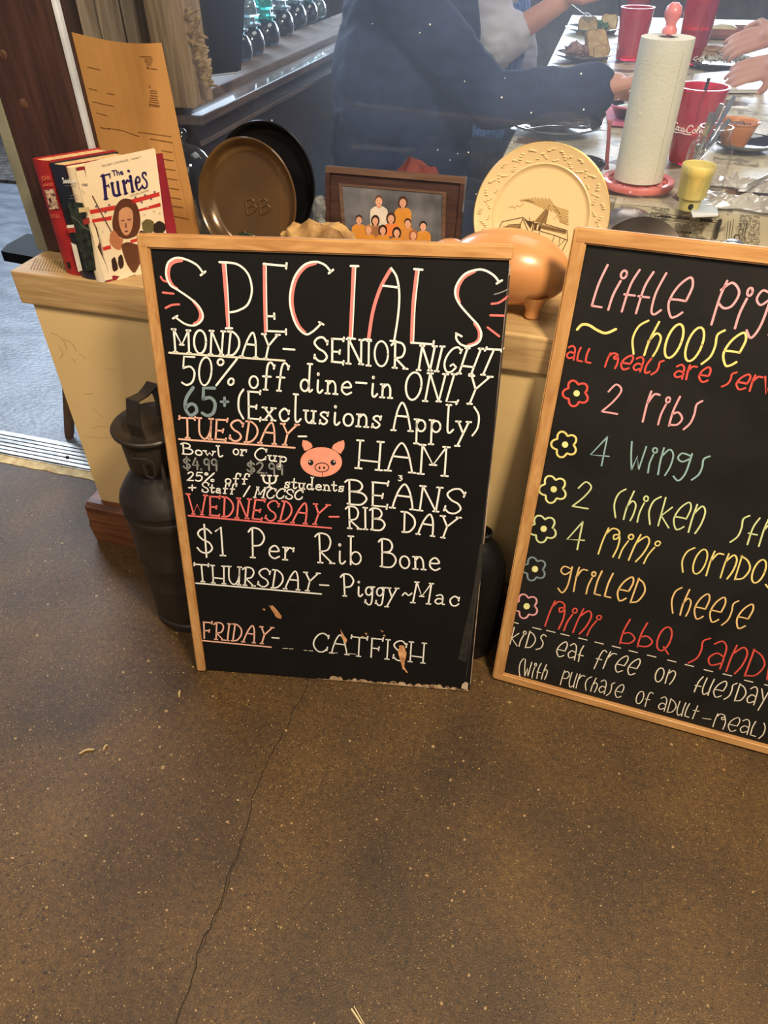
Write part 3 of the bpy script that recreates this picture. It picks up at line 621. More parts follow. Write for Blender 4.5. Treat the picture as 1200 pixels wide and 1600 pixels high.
for (cx, cy, r, m, a0) in ((900,614.4,17,RD,.1), (882,694.5,17,YE,-.1), (864.3,764.3,18,PY,.15), (848.5,826,18,GN,.3), (835,889,15.5,GB,-.1), (822,947,16,LP,.1)):
    mb = MB(); P = []
    for k in range(61):
        t = 2*math.pi*k/60; rr = r*(.80+.42*abs(math.sin(2.5*t+a0))); P.append((cx+rr*math.cos(t)*1.0, cy+rr*math.sin(t)))
    pxline(mb, P2, P, .0036, False); fl = mb.build('painted_flower', m, b2)
    mb = MB(); poly(mb, P2, [P2.uv(x, y) for x, y in circ(cx+1, cy, 5, 5, 14)], .0006); mb.build('flower_centre', PY, fl)
# ================================================================= MILK CAN
tin = mat('painted_tin_black', (58, 50, 44), .42, .2, col2=(36, 31, 27), scale=7, bump=.12, bscale=30, spec=.6)
cx, cy = -.780, -.148
can = thing('milk_can', 'old black metal milk can with strap handle lid standing behind the specials board', 'milk can', (cx, cy, 0))
mb = MB(); mb.lathe([(0.0, 0.006), (0.0898, 0.006), (0.0935, 0), (0.0963, 0.004), (0.0963, 0.022), (0.0926, 0.026), (0.0944, 0.03), (0.0963, 0.12), (0.0968, 0.13), (0.0986, 0.135), (0.0968, 0.14), (0.0977, 0.2), (0.0996, 0.205), (0.0977, 0.21), (0.0982, 0.318), (0.101, 0.322), (0.101, 0.335), (0.0982, 0.339), (0.0991, 0.352), (0.1019, 0.358), (0.0991, 0.368), (0.0935, 0.378), (0.0804, 0.398), (0.0636, 0.42), (0.0561, 0.432), (0.0542, 0.44), (0.0542, 0.49), (0.0505, 0.49), (0.0505, 0.44), (0.0, 0.44)], (cx, cy, 0), 56)
mb.build('body', tin, can)
mb = MB(); mb.lathe([(.060, .436), (.063, .440), (.066, .50), (.066, .515), (.074, .519), (.078, .523), (.0785, .528), (.076, .531), (.070, .528), (.062, .521), (.03, .519), (0, .519)], (cx, cy, 0), 48)
lid = mb.build('lid', tin, can)
def strap(mb, pts, wdir, wd, th):
    wdir = V(wdir).normalized(); pts = [V(p) for p in pts]; n = len(pts); vs = []
    for i, p in enumerate(pts):
        t = (pts[min(i+1, n-1)]-pts[max(i-1, 0)]).normalized(); nn = t.cross(wdir).normalized()
        ww = wd[i] if isinstance(wd, list) else wd
        vs += [p-wdir*ww/2-nn*th/2, p+wdir*ww/2-nn*th/2, p+wdir*ww/2+nn*th/2, p-wdir*ww/2+nn*th/2]
    fs = [[4*i+k, 4*i+(k+1) % 4, 4*i+4+(k+1) % 4, 4*i+4+k] for i in range(n-1) for k in range(4)]+[[0, 1, 2, 3][::-1], [4*n-4, 4*n-3, 4*n-2, 4*n-1]]
    mb.add(vs, fs)
mb = MB(); hz = .52
hd = V((.15, .99, 0)).normalized(); wd_ = V((-hd.y, hd.x, 0))
pts = [V((cx, cy, hz))+hd*a+V((0, 0, b)) for a, b in ((-.040, 0), (-.043, .03), (-.036, .058), (-.030, .078), (-.018, .076), (.0, .074), (.018, .078), (.030, .082), (.037, .058), (.043, .03), (.040, 0))]
strap(mb, pts, wd_, [.034, .034, .030, .030, .026, .024, .026, .030, .030, .034, .034], .003); mb.build('handle', tin, lid)
mb = MB(); a0 = -1.35; q = V((cx+.064*math.cos(a0), cy+.064*math.sin(a0), 0)); tdir = V((-math.sin(a0), math.cos(a0), 0)); od = V((math.cos(a0), math.sin(a0), 0))
def lp(s, o, z): return q+tdir*s+od*o+V((0, 0, z))
mb.tube([lp(-.022, .002, .498), lp(-.018, .016, .500), lp(.012, .018, .500), lp(.02, .014, .49), lp(.02, .014, .462), lp(.012, .015, .452), lp(.002, .016, .458), lp(.002, .017, .485)], .0028, 8)
mb.build('latch', tin, can)
for sx in (1,):
    a1 = -.9; e = V((cx+.064*math.cos(a1), cy+.064*math.sin(a1), .47)); mb = MB(); mb.tube([e, e+V((.02, -.03, .0)), e+V((.022, -.034, -.03)), e+V((.004, -.01, -.045))], .004, 8); mb.build('side_handle', tin, can)

# dark iron pot behind, between the two boards
iron = mat('black_iron', (22, 20, 19), .5, .3, col2=(14, 12, 12), scale=8, bump=.2)

pc = (-.113, -.085)
pot = thing('stoneware_jug', 'shiny black jug on the floor, glimpsed in the gap between the two chalkboards', 'jug', (pc[0], pc[1], 0))
mb = MB(); mb.lathe([(0, 0), (.046, 0), (.052, .01), (.057, .08), (.058, .20), (.054, .26), (.040, .305), (.024, .325), (.018, .335), (.020, .35), (.016, .352), (.013, .34), (0, .338)], (*pc, 0), 36); mb.build('body', iron, pot)
mb = MB(); mb.tube(catmull([(pc[0]-.018, pc[1], .345), (pc[0]-.045, pc[1], .335), (pc[0]-.052, pc[1], .29), (pc[0]-.05, pc[1], .262)], 5), .006, 8); mb.build('handle', iron, pot)

# ================================================================= THINGS ON THE LEDGE
LZ = .7402
def img_poly(mb, pl, P, off=.0003): poly(mb, pl, [pl.uv(*p) for p in P], off)
# kraft menu board leaning at the back
kr = mat('kraft_board', (206, 154, 92), .5, col2=(182, 130, 72), scale=6, bump=.1, lo=.2, hi=.8)
KP = Plane((-1.0, .205, LZ), (1, 0, 0), (0, .25, 1))
m_ = thing('kraft_menu_board', 'tall brown kraft sheet with faint printed text, standing behind the books', 'menu', (-.95, .21, LZ))
mb = MB()
Lc = [(111,50),(126,110),(143,180),(160,250),(178,320),(194,383)]; Rc = [(251,67),(263,125),(275,185),(288,250),(302,318),(314,380)]
g = []
for i, (l, r) in enumerate(zip(Lc, Rc)):
    for k in range(9):
        t = k/8; x = l[0]*(1-t)+r[0]*t; y = l[1]*(1-t)+r[1]*t - (6*math.sin(math.pi*t)*(-1) if i == 0 else 0)*1
        u, v = KP.uv(x, y); g.append(KP.p(u, max(v, .0), -.012*math.sin(math.pi*t)))
def gridf(n, m, o=0): return [[o+i*m+k, o+i*m+k+1, o+(i+1)*m+k+1, o+(i+1)*m+k] for i in range(n-1) for k in range(m-1)]
mb.add(g, gridf(6, 9)); mb.add([p-KP.n*.003 for p in g], gridf(6, 9))
edge = [k for k in range(9)]+[9*i+8 for i in range(1, 6)]+[45+k for k in range(7, -1, -1)]+[9*i for i in range(4, 0, -1)]
n_ = len(edge); e = [g[i] for i in edge]; mb.add(e+[p-KP.n*.003 for p in e], [[i, (i+1) % n_, (i+1) % n_+n_, i+n_] for i in range(n_)])
mb.build('sheet', kr, m_)
def kcurve(u0, u1, u): return 0
ink = mat('faint_brown_ink', (112, 70, 34), .7, col2=(140, 92, 48), scale=120)
mb = MB(); zk = Z(90, 0, 5)
def kp(x, y):
    # point on the curved sheet
    y_t = max(0, min(1, (y-60)/320)); lx = 111+83*y_t; rx = 251+63*y_t; t = max(0, min(1, (x-lx)/(rx-lx))); u, v = KP.uv(x, y); return KP.p(u, v, -.012*math.sin(math.pi*t)+.0012)
def kline(a, b, w_):
    a = zk(*a)[0]; b = zk(*b)[0]; A_ = V(kp(*a)); n0 = 8; L_ = [kp(a[0]+(b[0]-a[0])*i/n0, a[1]+(b[1]-a[1])*i/n0) for i in range(n0+1)]
    up_ = (KP.h)*w_/2; vs = []
    for p in L_: vs += [p+up_, p-up_]
    mb.add(vs, [[2*i, 2*i+1, 2*i+3, 2*i+2] for i in range(n0)])
for a, b in (((625,438),(725,441)), ((665,456),(735,458)), ((660,470),(730,475)), ((670,484),(725,490)), ((680,500),(720,504)), ((680,518),(700,520)), ((680,528),(768,540)),
             ((706,705),(768,710)), ((704,722),(766,728)), ((706,742),(770,750)), ((700,760),(768,768)), ((700,776),(774,784)), ((696,793),(780,802)), ((692,810),(784,822)), ((694,822),(786,832)),
             ((228,522),(320,545)), ((240,690),(300,706)), ((370,725),(425,738)), ((270,795),(325,805)), ((322,808),(420,828)), ((300,880),(380,905)), ((330,995),(400,1010))): kline(a, b, .0013)
mb.lathe([(0, .001), (.0018, 0)], kp(*zk(702, 672)[0]), 10, ax=KP.n)
zb = Z(0, 0, 3)
def kl3(P, w_=.0012):
    global zk; s0 = zk; zk = zb
    for i in range(len(P)-1): kline(P[i], P[i+1], w_)
    zk = s0
kl3([(632,618),(800,640)]); kl3([(632,618),(640,640)]); kl3([(690,650),(805,668),(882,1028),(790,1012)], .0016)
kl3([(500,600),(560,610),(640,640)]); 
for y in (705, 745, 790, 835, 880, 925, 965): kl3([(745+(y-700)*.14, y), (800+(y-700)*.2, y+9)], .0016)
stuff(mb.build('printed_lines', ink, m_))

# books
def book(A, B, Cc, h, bname, label, spine_m, cover_m, grp, lean=(0, 0, 0), shrink=.003, pagecol=(238, 204, 150)):
    """A left spine corner, B right spine corner, Cc far end of the front cover (all on the ledge)"""
    A, B, Cc = V(A), V(B), V(Cc); dv = (Cc-B); Dd = A+dv
    L_ = V(lean); H_ = V((0, 0, h))+L_
    t = thing(bname, label, 'book', ((A+Dd)/2+(B+Cc)/2)/2, grp)
    tn = (B-A).normalized()*.0028; ln = dv.normalized()
    # page block
    mb = MB(); q = [A+tn+ln*.006, B-tn+ln*.006, Cc-tn-ln*.006, Dd+tn-ln*.006]
    q = [p+V((0, 0, .003)) for p in q]; mb.prism(q, H_*(1-.0055/h))
    mb.build('page_block', mat('aged_pages', pagecol, .85, col2=(206, 160, 104), scale=8, stretch=(30, 30, 2), bump=.3, bscale=60), t)
    mb = MB(); mb.prism([B, B-tn, Cc-tn, Cc], H_); fc = mb.build('front_cover', cover_m, t)
    mb = MB(); mb.prism([A, A+tn, Dd+tn, Dd], H_); mb.build('back_cover', spine_m, t)
    mb = MB(); c = (B-A); o_ = -ln
    arc = [A+c*s_+o_*.004*math.sin(math.pi*s_) for s_ in [i/8 for i in range(9)]]
    mb.prism(arc+[p+ln*.0028+(-ln*0) for p in arc[::-1]], H_); sp_ = mb.build('spine', spine_m, t)
    return t
H_ = .214
red_m = mat('red_cloth', (168, 40, 42), .5, col2=(146, 32, 36), scale=20, bump=.05)
navy_m = mat('navy_jacket', (38, 40, 54), .4, col2=(30, 34, 44), scale=10, bump=.05)
cream_m = mat('cream_jacket', (240, 224, 196), .38, col2=(226, 202, 164), scale=5, bump=.05)
mar_m = mat('maroon_cloth', (150, 30, 48), .5, col2=(128, 24, 40), scale=20)
LL = LZ
dcv = V((.078, .098, 0))
def atl(x, y): p = atz(x, y, LL); return V((p.x, p.y, LL))
a1, b1_ = atl(102, 426), atl(125, 429)
a2, b2_ = atl(128, 430), atl(161, 433)
a3, b3_ = atl(162, 436), atl(170, 438)
a1 = V((-1.019, .022, LL)); b1_ = V((-.980, .014, LL)); a2 = V((-.978, .012, LL)); b2_ = V((-.940, .004, LL)); a3 = V((-.938, .003, LL)); b3_ = V((-.915, -.002, LL))
G_ = 'worn hardback novels standing at the left end of the ledge'
k1 = book(a1, b1_, b1_+dcv, H_, 'hardback_book', 'red hardback with plain red spine and small picture, first of the three novels', red_m, red_m, G_)
k2 = book(a2, b2_, b2_+dcv, H_-.002, 'hardback_book', 'navy jacketed hardback wedged between the red book and the cream one', navy_m, mar_m, G_, lean=(.002, 0, 0))
k3 = book(a3, b3_, b3_+dcv*1.30, H_-.003, 'hardback_book', 'cream jacketed hardback with a long haired woman and red stripes on its front cover', cream_m, mar_m, G_, lean=(.003, 0, 0))
# jacket of the cream book: stands a hair proud of the cover
CP = Plane(b3_, dcv, (.003, 0, .214))
if True:
    n = CP.n
    zc = Z(40, 190, 5)
    j = MB(); out = zc(458,330,470,322,600,290,800,250,1000,207,1012,222,1080,760,1140,1130,1060,1150,1010,1175,960,1170,900,1200,850,1195,800,1212,740,1245,700,1248,735,1208,690,1200,650,1215,642,1235,560,850,480,480)
    j.prism([CP.p(*CP.uv(*p), .0006) for p in out], CP.n*.0005); jk = j.build('dust_jacket', cream_m, k3)
    j = MB(); j.prism([CP.p(.0, .004, .0006), CP.p(.016, .004, .0006), CP.p(.016, .206, .0006), CP.p(0, .206, .0006)], CP.n*.0004); j.build('jacket_fold', cream_m, k3)
    def art(P, col, name, off=.0013, sm=False):
        mb = MB(); poly(mb, CP, [CP.uv(*p) for p in (catmull(P+[P[0]], 5)[:-1] if sm else P)], off); return mb.build(name, flat('art_%d_%d_%d' % col, col, .45), jk)
    RS = (198, 50, 44)
    for P in (zc(497,690,700,652,694,690,505,722), zc(515,762,672,735,668,768,520,788), zc(812,610,1042,548,1046,580,838,640), zc(868,688,1050,632,1054,662,880,702), zc(600,980,660,962,668,992,606,1008), zc(815,925,885,905,888,930,820,948)): art(P, RS, 'printed_stripe')
    art(zc(700,660,740,612,790,600,850,625,885,700,895,800,870,880,830,905,780,915,735,900,690,860,675,780), (92, 50, 34), 'printed_hair', .0013, True)
    art(zc(728,700,760,672,800,668,832,700,838,780,822,850,795,885,765,878,738,830,725,760), (204, 146, 108), 'printed_face', .0016, True)
    for P in (zc(745,768,768,764,768,774,745,778), zc(793,760,818,756,818,768,793,770), zc(770,852,800,848,795,860,774,862), zc(776,790,784,788,788,826,776,828)): art(P, (110, 60, 46), 'printed_features', .0019)
    art(zc(660,870,690,850,735,905,760,915,750,960,735,1000,690,985,655,940), (186, 118, 78), 'printed_hand', .0015, True)
    mb = MB(); pxline(mb, CP, zc(520,580,590,715,665,855), .0022, False, .0018); mb.build('printed_musket', flat('art_brown', (96, 66, 56)), jk)
    art(zc(905,790,940,762,985,770,1005,800,1000,850,960,880,920,860), (104, 96, 58), 'printed_portrait', .0014, True)
    art(zc(1000,800,1040,775,1085,800,1088,850,1040,868,1000,860), (40, 28, 24), 'printed_hat', .0015, True)
    art(zc(880,880,900,850,960,872,1060,860,1120,900,1120,960,900,960), (52, 36, 30), 'printed_group', .0012, True)
    art(zc(740,960,800,940,880,960,960,940,970,1060,900,1100,850,1180,800,1130,770,1060), (98, 56, 36), 'printed_riders', .00125, True)
    for P in (zc(668,1080,690,1056,705,1080,720,1140,705,1165,680,1160), zc(722,1060,742,1036,758,1060,765,1120,740,1150,722,1110)): art(P, (52, 30, 26), 'printed_soldier', .0014, True)
    art(zc(515,700,530,800,560,860,590,900,560,980,600,1060,640,1150,648,1190,610,1060,570,900,530,780), (88, 52, 38), 'printed_coat', .0011)
    st_m = flat('art_star', (70, 72, 96))
    mb = MB()
    for x, y in ((650,650),(930,572),(1005,548),(620,705),(905,628),(978,603),(548,662),(855,590)):
        c = zc(x, y)[0]; img_poly(mb, CP, [(c[0]+r*math.sin(a), c[1]-r*math.cos(a)) for a, r in [(k*math.pi/5+.2, 2.5 if k % 2 == 0 else 1.1) for k in range(10)]], .0018)
    mb.build('printed_stars', st_m, jk)
    mb = MB()
    for x, y in ((600,860),(925,725),(1000,700),(1045,715),(950,665)):
        c = zc(x, y)[0]; img_poly(mb, CP, [(c[0]+r*math.sin(a), c[1]-r*math.cos(a)) for a, r in [(k*math.pi/5+.2, 2.5 if k % 2 == 0 else 1.1) for k in range(10)]], .0018)
    mb.build('printed_stars', flat('art_star_pale', (206, 186, 166)), jk)
    ti = flat('title_indigo', (38, 26, 84), .4)
    q = lambda *P: tuple(zc(*P))
    fontmesh('title_lettering', 'The', (zc(678,425)[0], zc(765,415)[0], zc(666,380)[0], zc(752,368)[0]), CP, ti, jk, .03, .0016)
    # heavy serif title drawn letter by letter
    mb = MB()
    def tl(P, w_): pxline(mb, CP, zc(*P), w_, True, .0016)
    S_ = .0054
    tl((602,420,612,470,625,600), .0060); tl((585,425,655,408), .0028); tl((654,404,658,440), .0022); tl((612,505,645,498), .0028); tl((644,488,650,512), .0020); tl((612,606,642,600), .0026)
    tl((672,480,682,540,692,572,716,575), .0050); tl((664,482,684,476), .0024); tl((716,470,722,520,732,570), .0050); tl((728,572,745,568), .0024)
    tl((762,462,772,520,780,560), .0052); tl((752,466,770,458), .0024); tl((768,564,796,556), .0024); tl((782,478,792,458,806,464), .0040)
    tl((816,425,826,490,836,545), .0052); tl((806,430,822,426), .0024); tl((824,548,850,542), .0024); tl((802,384,803,385), .0052)
    tl((858,478,888,468,886,440,868,432,856,470,868,520,884,532,902,512), .0034); tl((860,450,870,520), .0030)
    tl((938,412,928,396,912,404,914,430,940,462,946,500,926,520,908,500), .0034); tl((938,396,940,420), .0020); tl((908,492,910,516), .0020)
    mb.build('title_lettering', ti, jk)
    fontmesh('author_lettering', 'JOHN JAKES', (zc(815,592)[0], zc(962,545)[0], zc(812,572)[0], zc(958,528)[0]), CP, flat('art_brown', (96, 66, 56)), jk, 0, .0016)
    fontmesh('small_lettering', 'THE KENT CHRONICLES    Volume V', (zc(592,355)[0], zc(898,282)[0], zc(590,340)[0], zc(896,266)[0]), CP, flat('art_brown', (96, 66, 56)), jk, 0, .0016)
# spine art
def spine_plane(a, b, ln=0): 
    c = (b-a); o_ = -dcv.normalized(); return Plane(a+o_*.0052, c, (ln, 0, .214))
S1 = spine_plane(a1, b1_); S2 = spine_plane(a2, b2_, .002); S3 = spine_plane(a3, b3_, .003)
zs = Z(0, 180, 5.333)
spn = [o for o in k1.children if o.name.startswith('spine')][0]
fontmesh('author_lettering', 'JOHN', (zs(352,560)[0], zs(428,552)[0], zs(340,508)[0], zs(415,500)[0]), S1, flat('gilt_orange', (236, 120, 84)), spn, .01, .0006)
fontmesh('author_lettering', 'JAKES', (zs(362,600)[0], zs(445,596)[0], zs(354,570)[0], zs(440,562)[0]), S1, flat('gilt_orange', (236, 120, 84)), spn, .01, .0006)
mb = MB(); img_poly(mb, S1, zs(372,625,450,610,495,780,415,785), .0005); pc_ = mb.build('spine_picture', mat('spine_photo', (226, 190, 160), .5, col2=(70, 40, 34), scale=170, lo=.4, hi=.6), spn)
fontmesh('small_lettering', 'NOVEL', (zs(430,858)[0], zs(505,858)[0], zs(424,820)[0], zs(500,830)[0]), S1, flat('gilt_orange', (236, 120, 84)), spn, 0, .0006)
mb = MB(); img_poly(mb, S1, zs(556,1225,578,1222,592,1275,570,1280), .0005); mb.build('spine_mark', BK, spn)
spn = [o for o in k2.children if o.name.startswith('spine')][0]
fontmesh('title_lettering', 'Seekers', (zs(528,568)[0], zs(648,568)[0], zs(516,516)[0], zs(640,535)[0]), S2, WH, spn, .02, .0006)
mb = MB(); img_poly(mb, S2, zs(560,720,690,730,760,1000,800,1290,720,1300,620,1000), .0004); mb.build('spine_picture', mat('spine_battle', (54, 66, 54), .5, col2=(30, 28, 26), scale=90), spn)
mb = MB(); pxline(mb, S2, zs(600,840,650,880,700,930,740,950), .0016, True, .0009); mb.build('spine_sabre', mat('sabre_grey', (150, 150, 140), .4), spn)
mb = MB()
for i in range(6): pxline(mb, S2, zs(535+i*10, 800+i*22, 575+i*8, 790+i*22), .0016, False, .0011)
pxline(mb, S2, zs(525,780,560,800,590,880,585,905), .0042, True, .0008); mb.build('spine_epaulette', BK, spn)
for P, m in ((zs(558,915,618,910,622,935,562,940), CR), (zs(560,942,630,935,634,975,575,980), flat('art_red', (176, 50, 44))), (zs(595,1060,640,1080,690,1290,655,1305), CR)):
    mb = MB(); img_poly(mb, S2, P, .0010); mb.build('spine_block', m, spn)
for P in (zs(590,668,650,664,650,667,590,671), zs(580,690,655,690,655,693,580,693), zs(545,585,640,585,640,589,545,589)):
    mb = MB(); img_poly(mb, S2, P, .0010); mb.build('small_lettering', GY, spn)
spn = [o for o in k3.children if o.name.startswith('spine')][0]
mb = MB(); mb.prism([a3-dcv.normalized()*.0047, b3_-dcv.normalized()*.0035, b3_-dcv.normalized()*.0045, a3-dcv.normalized()*.0057], (0, 0, .2))
fontmesh('title_lettering', 'ries', (zs(690,595)[0], zs(735,592)[0], zs(680,565)[0], zs(728,560)[0]), S3, flat('title_indigo', (38, 26, 84), .4), spn, .02, .0006)
mb = MB(); img_poly(mb, S3, zs(655,770,745,765,752,800,662,812), .0007); mb.build('spine_ribbon', flat('ribbon_cream', (240, 208, 150)), spn)
mb = MB(); img_poly(mb, S3, zs(690,870,745,850,752,900,700,915), .0007); mb.build('spine_block', flat('art_red', (176, 50, 44)), spn)

# glass dome
gd_c = aty(297, 300, .305)
gd = thing('glass_dome', 'clear glass cloche with round knob, between the kraft sheet and the brown dish', 'glass dome', (gd_c.x, .315, LZ))
mb = MB(); c = (gd_c.x+.004, .305, LZ)
mb.lathe([(.056, .0), (.056, .09), (.055, .12), (.053, .145), (.040, .165), (.022, .177), (.008, .181), (.006, .188), (.009, .190), (.012, .197), (.011, .205), (.006, .211), (0, .212)], c, 40)
mb.build('dome', glass('dome_glass', (226, 230, 228), .08, .05), gd)
mb = MB(); mb.lathe([(0, 0), (.057, 0), (.059, .004), (.057, .007), (0, .007)], c, 40); mb.build('base', glass('clear_glassware'), gd)

# brown stoneware dish with impressed letters, leaning; darker one behind
def tilted(c, tilt, yaw=0):
    """frame of a round thing standing on edge: returns function local(x right, y up, z out to viewer) -> world"""
    n = V((math.sin(yaw)*math.cos(tilt)*-1, -math.cos(yaw)*math.cos(tilt), math.sin(tilt))); a = V((math.cos(yaw), -math.sin(yaw)*1, 0)); a = (a-n*a.dot(n)).normalized(); h = n.cross(a)
    if h.z < 0: h = -h
    c = V(c); return (lambda p: c+a*p.x+h*p.y+n*p.z), Plane(c, a, h), n
dish_m = mat('brown_glaze', (112, 84, 50), .22, .35, col2=(82, 62, 38), scale=5, bump=.08, bscale=25, coat=.5)
def standdish(name, label, cat, cpx, Y, r, tilt, yaw, prof, m, group=None):
    p = aty(*cpx, Y); hgt = r*math.cos(tilt); c = V((p.x, p.y, LZ+hgt+.001)); f, pl, n = tilted(c, tilt, yaw)
    t = thing(name, label, cat, (c.x, c.y, LZ), group); mb = MB(); mb.lathe(prof(r), seg=64, fr=f); o = mb.build('body', m, t); return t, f, pl, n
dp = lambda r: [(0, -.004), (r*.80, -.004), (r*.97, .022), (r, .027), (r*.985, .030), (r*.95, .027), (r*.92, .018), (r*.84, .006), (r*.76, .002), (0, .002)]
dish, df, dpl, dn = standdish('stoneware_dish', 'round brown glazed dish impressed with two letters, leaning beside the glass dome', 'dish', (396, 310), .215, .113, .24, .12, dp, dish_m)
dpl2 = Plane(dpl.o+dpl.n*.0022, dpl.a, dpl.h); dpl2.n = dpl.n
for s_, x0 in (('B', 387), ('B', 408)):
    mb = MB(); q = (V((x0, 335)), V((x0+15, 329)), V((x0-3, 314)), V((x0+11, 308)))
    for P in ('0,0 0,100', '~0,100 60,100 80,76 60,54 0,52', '~0,52 70,50 95,26 70,2 0,0'):
        fq = quad_map(*q); pts = [tuple(map(float, t_.split(','))) for t_ in P.strip('~').split()]
        pts = catmull(pts, 5) if P[0] == '~' else pts
        mb.tube([dpl2.p(*dpl2.uv(*fq(x/100, y/100)), .0005) for x, y in pts], .0022, 6)
    mb.build('impressed_letter', dish_m, dish)
tb = mat('black_dish', (26, 27, 30), .3, .2, col2=(18, 19, 22), scale=6)
d2, f2, pl2_, n2_ = standdish('black_dish', 'large dark round pan standing behind the brown glazed dish', 'pan', (425, 306), .305, .118, .2, .1, dp, tb)

# rock, green glass, crystal
p = aty(497, 392, .12)
mb = MB(); mb.ell((p.x, .125, LZ+.045), (.092, .05, .066), 40, 24, Matrix.Rotation(-.05, 3, 'Y'), .30, 5, 3)
for v in mb.v: v.z = max(v.z, LZ+.0005)
tag(mb.build('rock', mat('tan_rock', (190, 150, 90), .7, col2=(120, 84, 44), scale=26, bump=.8, bscale=60)), 'rough tan rock lying in front of the brown dish, just above the specials board', 'rock')
p = aty(387, 378, .13); mb = MB(); mb.lathe([(0, 0), (.024, 0), (.028, .02), (.029, .04), (.024, .052), (.014, .058), (0, .06)], (p.x, .12, LZ), 28); mb.v = [V((v.x, v.y, LZ+(v.z-LZ)*1.35)) for v in mb.v]
tag(mb.build('green_glass_insulator', mat('dark_green_glass', (20, 40, 26), .08, 0, spec=.9, coat=1)), 'small dark green glass knob in front of the brown dish', 'ornament')
p = aty(501, 350, .28)
mb = MB(); mb.ell((p.x+.004, .27, LZ+.04), (.024, .022, .04), 9, 6, None, .25, 6, 5); mb.ell((p.x+.004, .27, LZ+.088), (.017, .016, .025), 8, 6, None, .25, 6, 8)
mb.smooth = [False]*len(mb.f)
for v in mb.v: v.z = max(v.z, LZ+.0003)
tag(mb.build('crystal_figurine', mat('cut_crystal', (225, 228, 230), .05, 0, col2=(225, 228, 230), trans=.85, spec=.8)), 'faceted clear crystal ornament squeezed left of the family portrait', 'ornament')

# family portrait plaque
lt = .20; FPn = Plane((0, .255, LZ), (1, -.0, 0), (0, math.sin(lt), math.cos(lt)))
fm = wood('plaque_wood', (74, 50, 44), (48, 30, 28), 0, 9, .35, .1, .3)
fp = thing('framed_family_portrait', 'dark wooden plaque frame holding a family group photograph in orange shirts', 'framed photo', (-.4, .27, LZ))
q = {k: FPn.uv(*v) for k, v in dict(TL=(503, 258), TR=(725, 276), BR=(720, 392), BL=(516, 384)).items()}
uL, uR = (q['TL'][0]+q['BL'][0])/2, (q['TR'][0]+q['BR'][0])/2; vT = (q['TL'][1]+q['TR'][1])/2
TLp, TRp = q['TL'], q['TR']
def fpt(s, t): # s 0..1 across, t 0..1 up
    return (uL*(1-s)+uR*s, t*(TLp[1]*(1-s)+TRp[1]*s))
iw = .034/(uR-uL); it_ = .030/vT
mb = MB(); mb.prism([FPn.p(*fpt(*c), 0) for c in ((0, 0), (1, 0), (1, 1), (0, 1))], -FPn.n*.012); bk = mb.build('back_panel', fm, fp)
def bar4(c0, c1, c2, c3, d): mb = MB(); mb.prism([FPn.p(*fpt(*c), 0) for c in (c0, c1, c2, c3)], FPn.n*d); return mb
wf = wood('plaque_moulding', (112, 86, 70), (78, 56, 46), 0, 9, .35, .1, .3)
bar4((0, 1-.07), (1, 1-.07), (1, 1), (0, 1), .006).build('moulding', wf, fp)
for cs in (((0, 0), (.03, 0), (.03, .93), (0, .93)), ((.97, 0), (1, 0), (1, .93), (.97, .93)), ((.03, 0), (.97, 0), (.97, .05), (.03, .05))): bar4(*cs, .006).build('moulding', fm, fp)
PU = FPn.uv(536, 292); PU2 = FPn.uv(691, 304)
PL_ = [FPn.uv(x, y) for x, y in ((535, 290), (692, 303), (690, 389), (542, 384))]
def inset(k, d0, d1, m, nm):
    mb = MB(); P = PL_; cx_ = sum(p[0] for p in P)/4; cy_ = sum(p[1] for p in P)/4
    I = P; O = [(cx_+(p[0]-cx_)*(1+k), cy_+(p[1]-cy_)*(1+k)) for p in P]
    for i in range(4):
        j = (i+1) % 4; mb.prism([FPn.p(*c, 0) for c in (I[i], I[j], O[j], O[i])], FPn.n*d1)
    return mb.build(nm, m, fp)
inset(.07, 0, .003, wf, 'inner_bead')
mb = MB(); poly(mb, FPn, PL_, .0012)
ph = mb.build('photograph', mat('studio_backdrop', (118, 118, 124), .3, col2=(74, 74, 80), scale=14, detail=3), fp)
zf = Z(530, 270, 7.059)
def person_print(cx_, top, bot, shirt, hair, sc=1.0, long=False):
    skin = (214, 160, 132); hr = 40*sc
    def P(pts, col, off, nm='printed_figure'):
        mb = MB(); img_poly(mb, FPn, [(530+x/7.059, 270+y/7.059) for x, y in pts], off); mb.build(nm, flat('print_%d_%d_%d' % col, col, .4), ph)
    hy = top+50*sc
    P(catmull([(cx_-80*sc, bot), (cx_-84*sc, hy+118*sc), (cx_-66*sc, hy+78*sc), (cx_-24*sc, hy+56*sc), (cx_+24*sc, hy+56*sc), (cx_+66*sc, hy+78*sc), (cx_+84*sc, hy+118*sc), (cx_+80*sc, bot)], 4), shirt, person_print.o)
    if long: P(circ(cx_, hy+8*sc, 50*sc, 66*sc, 18), hair, person_print.o+.00008)
    else: P(circ(cx_, hy-8*sc, 40*sc, 44*sc, 16), hair, person_print.o+.00008)
    P([(cx_-16*sc, hy+30*sc), (cx_+16*sc, hy+30*sc), (cx_+20*sc, hy+74*sc), (cx_-20*sc, hy+74*sc)], (196, 140, 112), person_print.o+.00012)
    P(circ(cx_, hy+14*sc, 33*sc, 42*sc, 16), skin, person_print.o+.00016)
    for dx in (-11, 11): P(circ(cx_+dx*sc, hy+4*sc, 4*sc, 3*sc, 6), (60, 36, 32), person_print.o+.00022)
    P(circ(cx_, hy+32*sc, 10*sc, 3.5*sc, 8), (150, 70, 66), person_print.o+.00022)
    person_print.o += .0003
person_print.o = .0014
ORG = (204, 136, 52); BR_ = (58, 36, 30)
